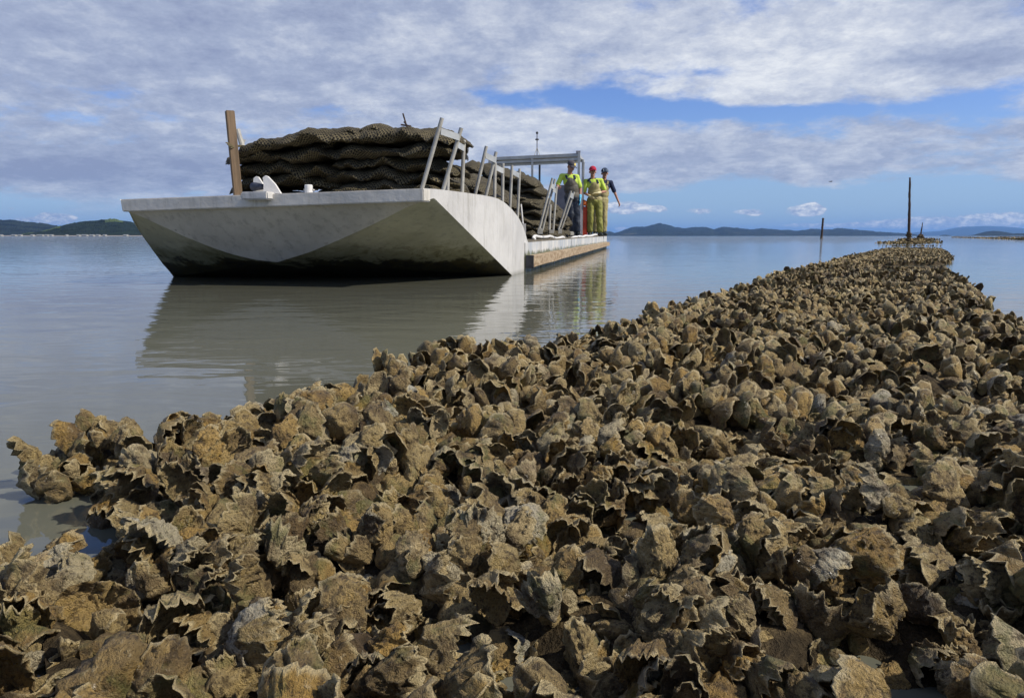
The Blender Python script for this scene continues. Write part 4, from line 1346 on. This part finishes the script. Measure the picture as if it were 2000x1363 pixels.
# muddy bed under the shells
rowsn, colsn = 300, 300
yy = .22 * (16.5 / .22) ** (np.arange(rowsn) / (rowsn - 1))
uu = np.linspace(-.75, 1.25, colsn)
GX = uu[None, :] * yy[:, None]; GY = np.repeat(yy[:, None], colsn, 1)
GZ = bedz(GX, GY)
V = np.stack([GX, GY, GZ], -1).reshape(-1, 3)
ii, jj = np.meshgrid(np.arange(rowsn - 1), np.arange(colsn - 1), indexing='ij')
q = (ii * colsn + jj).ravel()
F = np.stack([q, q + 1, q + colsn + 1, q + colsn], 1)
keep = (GZ.ravel()[F].max(1) > -.11)
me = fast_mesh('mud_bank', V, F[keep])
o = link_mesh('mud_bank', me, M['mud']); tag(o, kind='structure')

def shell_proto(seed, nth, nr, thick=True, lumpy=1.0):
    """one oyster valve: hinge at the origin, growing along +z, cupped towards -y, with a ruffled rim"""
    rr = random.Random(seed)
    asp = rr.uniform(.60, 1.0)
    cup = rr.uniform(.14, .34)
    nf = rr.choice([7, 9, 11, 13, 15]); amp = rr.uniform(.045, .085); p1, p2, p3 = (rr.uniform(0, 6.28) for _ in range(3))
    hook = rr.uniform(-.25, .25)
    V = []; rim = []
    for layer in ((0, 1) if thick else (0,)):
        for j in range(nr + 1):
            r = j / nr
            for i in range(nth):
                a = 2 * math.pi * i / nth
                # outline: teardrop, narrow at the hinge (a = -90 deg)
                up = .5 + .5 * math.sin(a)
                R_ = (.42 + .10 * up) * (1 + .10 * math.sin(2 * a + p1) + .07 * math.sin(3 * a + p2))
                jag = mn.noise(Vector((math.cos(a) * 2.2, math.sin(a) * 2.2, seed * 1.7))) * .10 + mn.noise(Vector((math.cos(a) * 7, math.sin(a) * 7, seed * 2.9))) * .055 + mn.noise(Vector((math.cos(a) * 15, math.sin(a) * 15, seed * 1.9))) * .075
                R_ *= 1 + jag * up ** .4
                x = R_ * r * math.cos(a) * asp
                z = R_ * r * math.sin(a) * 1.12 + .42
                x += hook * z * z * .6
                ruf = amp * r ** 2.5 * (math.sin(nf * a + p3 + 1.5 * math.sin(a * 2 + p1)) + .5 * math.sin(nf * 2.1 * a + p2)) * up ** .5
                step = .038 * ((r * 5.3 + .35 * math.sin(3 * a + p2)) % 1.0) * r       # growth shelves
                y = -cup * r * r + ruf - step
                ln = mn.fractal(Vector((x * 4.6, z * 4.6, seed * 5.1)), .55, 2.2, 6) * .105 * lumpy
                y += ln * (.4 + .6 * r)
                x += mn.noise(Vector((x * 7, z * 7, seed + 9))) * .03 * r
                z += mn.noise(Vector((x * 7, z * 7, seed + 19))) * .03 * r
                if layer:
                    y += .13 * (1 - r ** 2) * (1.1 + mn.noise(Vector((x * 5, z * 5, seed)))) + .020
                V.append((x, y, z)); rim.append(r ** 3 * (up ** .3))
    F = []
    for layer in ((0, 1) if thick else (0,)):
        b_ = layer * (nr + 1) * nth
        for j in range(nr):
            for i in range(nth):
                i2 = (i + 1) % nth
                f = (b_ + j * nth + i, b_ + j * nth + i2, b_ + (j + 1) * nth + i2, b_ + (j + 1) * nth + i)
                F.append(f if not layer else tuple(reversed(f)))
    if thick:
        o1, o2 = nr * nth, (nr + 1) * nth + nr * nth
        for i in range(nth):
            i2 = (i + 1) % nth
            F.append((o1 + i, o1 + i2, o2 + i2, o2 + i))
    return np.array(V), np.array(F), np.array(rim)

def lump_proto(seed, sub=3):
    bm = bmesh.new(); bmesh.ops.create_icosphere(bm, subdivisions=sub, radius=.5)
    V = []
    for v in bm.verts:
        q = v.co * 2
        k = 1 + .5 * mn.fractal(q * 1.1 + Vector((seed * 3.1, 0, 0)), .6, 2.2, 5) + .22 * abs(mn.noise(q * 4 + Vector((seed, 1, 0))))
        V.append((v.co.x * k * 1.1, v.co.y * k * .8, v.co.z * k * .8 + .25))
    F = [[v.index for v in f.verts] for f in bm.faces]
    F = [f + [f[2]] for f in F]
    bm.free()
    V = np.array(V)
    return V, np.array([f[:3] for f in F]), np.zeros(len(V))

HI = [shell_proto(i + 1, 72, 20) for i in range(14)]
MD = [shell_proto(i + 1, 20, 5) for i in range(14)]
LO = [shell_proto(i + 1, 12, 3, False) for i in range(10)]

# where the shells stand: rosettes of shells grown together
CX = []; CY = []
def scatter(y0, y1, spacing):
    y = y0
    out_ = []
    while y < y1:
        for x in np.arange(-.8 * y - .25, 1.25 * y + .3, spacing):
            out_.append((x + rnd.uniform(-.5, .5) * spacing, y + rnd.uniform(-.5, .5) * spacing))
        y += spacing * .9
    return np.array(out_)
def ok(c, marg):
    m = inside(c[:, 0], c[:, 1])
    px, py = px_of(c[:, 0], c[:, 1])
    return c[(m > marg) & (px > -350) & (px < 2350)]
zones = [(.26, 1.5, .058, 6), (1.5, 3.0, .064, 6), (3.0, 5.5, .074, 6), (5.5, 16, .090, 6)]
shells = []   # x,y,z,size,yaw,tilt,tiltdir,roll
for zi, (y0, y1, sp, k) in enumerate(zones):
    c = ok(scatter(y0, y1, sp), .006)
    ins_ = inside(c[:, 0], c[:, 1]); zb = bedz(c[:, 0], c[:, 1])
    hv = vnoise(c[:, 0] + 3, c[:, 1], 6.5) * .62 + vnoise(c[:, 0], c[:, 1] + 8, 16) * .38
    for (x, y), z, m_, hv_ in zip(c, zb, ins_, hv):
        if hv_ < .38 and rnd.random() < .72 and y < 4: continue
        flat_ = rnd.random() < .5; dirn = rnd.uniform(0, 6.28)
        clump = .03 if (y < 1.05 and x < -.53 * y and m_ < .2 and y > .80) else 0
        kk = k + rnd.choice((-2, -1, 0, 1))
        big = (.045 if y < 1.5 else .045 if y < 3 else .046 if y < 5.5 else .042)
        lift = clump + (.125 if y < 2.5 else .06 if y < 5.5 else .01) * max(0, hv_ - .35) * min(1, m_ / .08)
        ph0 = rnd.uniform(0, 6.28)
        for i in range(kk):
            an = ph0 + i * 6.28 / kk + rnd.uniform(-.5, .5)
            rad = rnd.uniform(.1, .62) * sp
            s_ = big * rnd.uniform(.62, 1.30)
            tl = R(rnd.triangular(0, 74, 15))
            if flat_:      # plates grown one behind the other
                off_ = (i - kk / 2) * sp * .20
                shells.append((x + math.cos(dirn) * off_ + rnd.uniform(-.3, .3) * sp, y + math.sin(dirn) * off_ + rnd.uniform(-.3, .3) * sp, z + lift * rnd.uniform(.4, 1) - s_ * .06, s_, dirn + rnd.uniform(-.45, .45), tl * .8, dirn + rnd.uniform(-.7, .7), rnd.uniform(-.5, .5)))
                continue
            shells.append((x + math.cos(an) * rad, y + math.sin(an) * rad, z + lift * rnd.uniform(.3, 1) - s_ * .06, s_, an + rnd.uniform(-.6, .6) + (math.pi if rnd.random() < .35 else 0), tl, an + rnd.uniform(-.5, .5), rnd.uniform(-.6, .6)))
# broken shell and small spat lying over the bed between the rosettes
c = np.concatenate([ok(scatter(.26, 1.0, .022), -.01), ok(scatter(1.0, 2.6, .030), -.01)])
zb = bedz(c[:, 0], c[:, 1])
for (x, y), z in zip(c, zb):
    if y > 1.5 and rnd.random() < .45: continue
    shells.append((x, y, z - .004, rnd.uniform(.020, .040) * (1 if y < 1.5 else 1.25), rnd.uniform(0, 6.28), R(rnd.uniform(35, 100)), rnd.uniform(0, 6.28), rnd.uniform(-.6, .6)))
# mud and dead shell cement the foot of every rosette
lumps = []
for zi, (y0, y1, sp, k) in enumerate(zones[:2]):
    c = ok(scatter(y0, y1, sp * .8), .004)
    zb = bedz(c[:, 0], c[:, 1]); hv = vnoise(c[:, 0] + 3, c[:, 1], 6.5) * .62 + vnoise(c[:, 0], c[:, 1] + 8, 16) * .38
    for (x, y), z, h_ in zip(c, zb, hv):
        if h_ < .42: continue
        lumps.append((x, y, z - .012 + .05 * max(0, h_ - .35), sp * rnd.uniform(.45, .85), rnd.uniform(0, 6.28), R(rnd.uniform(0, 60)), rnd.uniform(0, 6.28), rnd.uniform(-1, 1)))
lumps = np.array(lumps)
shells = np.array(shells)
n = len(shells)
Lx, Ly, Lz = shells[:, 0], shells[:, 1], shells[:, 2]
f_ = Ly * CP - (Lz + .03 - HCAM) * SP
u_ = Ly * SP + (Lz + .03 - HCAM) * CP
spx, spy = 1000 + FPX * Lx / f_, 681.5 - FPX * u_ / f_
score = shells[:, 3] / f_
vis = (spx > 10) & (spx < 1990) & (spy < 1350) & (spy > 460)
order = np.argsort(-np.where(vis, score, 0))
solo = np.zeros(n, bool); solo[order[:300]] = True
tint = np.stack([np.clip(nrg.normal(.50, .27, n), 0, 1), np.clip(nrg.random(n) ** 3 * .9, 0, 1), nrg.random(n)], 1)
tint[:, 1] *= np.clip(1.3 - Ly * .25, .25, 1)           # the nearest rows are the most ochre
tint[:, 0] -= np.clip((Ly - 1.2) * .07, 0, .22); tint[:, 0] = np.clip(tint[:, 0], 0, 1)

def rotmats(s):
    yaw, tl, td, rl = s[:, 4] + math.pi / 2, s[:, 5], s[:, 6], s[:, 7]
    def Rz(a):
        c, s_ = np.cos(a), np.sin(a); o_ = np.zeros((len(a), 3, 3)); o_[:, 0, 0] = c; o_[:, 0, 1] = -s_; o_[:, 1, 0] = s_; o_[:, 1, 1] = c; o_[:, 2, 2] = 1; return o_
    def Ry(a):
        c, s_ = np.cos(a), np.sin(a); o_ = np.zeros((len(a), 3, 3)); o_[:, 0, 0] = c; o_[:, 0, 2] = s_; o_[:, 2, 0] = -s_; o_[:, 2, 2] = c; o_[:, 1, 1] = 1; return o_
    # roll about y, yaw about z, then lean towards td
    T = Rz(td) @ Ry(tl) @ Rz(-td)
    return T @ Rz(yaw) @ Ry(rl)
RM = rotmats(shells)
pid = nrg.integers(0, 14, n)

def joined(name, idx, protos, label):
    Vs = []; Fs = []; rims = []; tints = []; off = 0
    for p, (pv__, pf, pr) in enumerate(protos):
        sel = idx[(pid[idx] % len(protos)) == p]
        if not len(sel): continue
        V = np.einsum('nij,vj->nvi', RM[sel], pv__) * shells[sel, 3][:, None, None] + shells[sel, :3][:, None, :]
        k = len(sel); nv = len(pv__)
        Vs.append(V.reshape(-1, 3))
        Fs.append((pf[None] + (np.arange(k) * nv)[:, None, None] + off).reshape(-1, pf.shape[1]))
        rims.append(np.tile(pr, k)); tints.append(np.repeat(tint[sel], nv, 0)); off += k * nv
    V = np.concatenate(Vs); F = np.concatenate(Fs)
    me = fast_mesh(name, V, F)
    a = me.attributes.new('rim', 'FLOAT', 'POINT'); a.data.foreach_set('value', np.concatenate(rims).astype(np.float32))
    tc_ = np.concatenate(tints); a = me.attributes.new('tint', 'FLOAT_COLOR', 'POINT')
    a.data.foreach_set('color', np.concatenate([tc_, np.ones((len(tc_), 1))], 1).astype(np.float32).ravel())
    o = link_mesh(name, me, M['shell'])
    o.color = (0, 0, 0, 1)
    tag(o, label, kind='stuff')
    print(name, len(idx), 'shells', len(F), 'faces')
    return o
rest = ~solo
nearm = rest & (Ly < 1.0) & (shells[:, 3] > .030); midm = rest & ~nearm & (Ly < 3.6); farm = rest & (Ly >= 3.6)
NR = [shell_proto(i + 1, 40, 8) for i in range(14)]
joined('oyster_reef', np.where(nearm)[0], NR, 'mass of muddy oyster shells packed between the nearest ones')
joined('oyster_reef', np.where(midm)[0], MD, 'mass of muddy oyster shells on the middle stretch of the reef')
joined('oyster_reef', np.where(farm)[0], LO, 'mass of dark oyster shells on the far stretch of the reef')

_s, _t, _R, _p = shells, tint, RM, pid
shells = lumps; n_ = len(lumps)
tint = np.stack([np.clip(nrg.normal(.42, .2, n_), 0, 1), np.clip(nrg.random(n_) ** 3 * .8, 0, 1), nrg.random(n_)], 1)
RM = rotmats(lumps); pid = nrg.integers(0, 14, n_)
nl = lumps[:, 1] < .95
joined('oyster_reef', np.where(nl)[0], [lump_proto(i, 3) for i in range(5)], 'knobbly lumps of mud and dead shell between the nearest oysters')
joined('oyster_reef', np.where(~nl)[0], [lump_proto(i, 2) for i in range(5)], 'knobbly lumps of mud and dead shell farther along the reef')
shells, tint, RM, pid = _s, _t, _R, _p
# the 300 shells that show largest, each an object of its own
protos_me = []
for (pv__, pf, pr) in HI:
    me = fast_mesh('oyster_shell', pv__, pf)
    a = me.attributes.new('rim', 'FLOAT', 'POINT'); a.data.foreach_set('value', pr.astype(np.float32))
    me.materials.append(M['shell'])
    protos_me.append(me)
def zone_of(px, py):
    h = 'far left' if px < 250 else 'left' if px < 650 else 'centre left' if px < 1000 else 'centre right' if px < 1350 else 'right' if px < 1750 else 'far right'
    v = 'bottom rows' if py > 1230 else 'lower rows' if py > 1080 else 'middle rows' if py > 960 else 'upper rows'
    return v + ', ' + h
info = []
for i in order[:300]:
    t_ = tint[i]
    col_ = 'ochre' if t_[1] > .35 else 'pale tan' if t_[0] > .70 else 'dark brown' if t_[0] < .3 else 'greenish tan' if t_[2] > .75 else 'tan'
    pose = 'upright' if shells[i, 5] < R(22) else 'leaning' if shells[i, 5] < R(48) else 'flat-lying'
    size = 'large ' if score[i] > np.sort(score[order[:300]])[200] else ''
    info.append((f'{size}{pose} {col_} oyster shell', zone_of(spx[i], spy[i]), float(spx[i]), i))
fam = {}
for kind_, z_, x_, i in info: fam.setdefault((kind_, z_), []).append((x_, i))
OR2 = ['leftmost', 'second from left', 'third from left', 'fourth from left', 'fifth from left', 'sixth from left', 'seventh from left', 'eighth from left', 'ninth from left', 'tenth from left']
for (kind_, z_), lst in fam.items():
    for r_, (x_, i) in enumerate(sorted(lst)):
        o = bpy.data.objects.new('oyster_shell', protos_me[pid[i]])
        COL.objects.link(o)
        m4 = Matrix(RM[i].tolist()).to_4x4()
        o.matrix_world = Matrix.Translation(Vector(shells[i, :3])) @ m4 @ Matrix.Scale(float(shells[i, 3]), 4)
        t_ = tint[i]
        o.color = (float(t_[0]), float(t_[1]), float(t_[2]), 1)
        lb = f'{kind_}, only one in the {z_}' if len(lst) == 1 else f'{kind_}, {OR2[min(r_, 9)]} in {z_}'
        tag(o, lb, 'oyster shell', 'single oyster shells of the foreground')

# far continuations of the row, and the neighbouring rows to the right
def far_row(pts, wd, hgt, label, seed, n):
    rr = random.Random(seed)
    V = []; F = []; tn = []
    fp, ff, fr = LO[0]
    Vs = []; Fs = []; off = 0
    for i in range(n):
        t = rr.random(); f = t * (len(pts) - 1); k = min(int(f), len(pts) - 2)
        p = pts[k].lerp(pts[k + 1], f - k)
        w_ = wd[k] + (wd[k + 1] - wd[k]) * (f - k)
        pp, pf, _ = LO[rr.randrange(10)]
        s_ = hgt * rr.uniform(.6, 1.3)
        M3 = (Matrix.Rotation(rr.uniform(0, 6.28), 3, 'Z') @ Matrix.Rotation(rr.uniform(-1, 1), 3, 'X'))
        c = np.array([p.x + rr.uniform(-1, 1) * w_, p.y + rr.uniform(-1, 1) * w_ * 1.0, -.3 * s_])
        Vs.append(pp @ np.array(M3).T * s_ + c); Fs.append(pf + off); off += len(pp)
        tn.append(np.tile([rr.uniform(.1, .5), rr.uniform(0, .2), rr.random(), 1], (len(pp), 1)))
    me = fast_mesh('oyster_reef', np.concatenate(Vs), np.concatenate(Fs))
    a = me.attributes.new('tint', 'FLOAT_COLOR', 'POINT'); a.data.foreach_set('color', np.concatenate(tn).astype(np.float32).ravel())
    o = link_mesh('oyster_reef', me, M['shell']); o.color = (0, 0, 0, 1)
    tag(o, label, kind='stuff')
def G(px, d): 
    p = P(px, 470, d); p.z = 0; return p
far_row([G(1735, 22.5), G(1780, 23), G(1818, 22.5)], [.35, .5, .35], .06, 'thin broken line of shells in the water before the tall pole', 1, 55)
far_row([G(1758, 28), G(1772, 33), G(1790, 37), G(1806, 37)], [.5, 1.2, .9, .5], .12, 'dark low patch of oyster shells round the foot of the tall pole', 2, 620)
far_row([G(1780, 50), G(1795, 58), G(1806, 60)], [.9, 1.2, .8], .20, 'far dark patch of oyster shells round the short tapering pole', 3, 400)
far_row([G(1866, 150), G(1920, 100), G(2010, 56), G(2200, 40)], [.8, .7, .5, .4], .22, 'long thin dark oyster row far off at the right', 4, 1600)
far_row([G(1950, 160), G(2010, 150), G(2150, 140)], [.8, .8, .8], .25, 'second thin dark oyster row behind the first at the right', 5, 700)
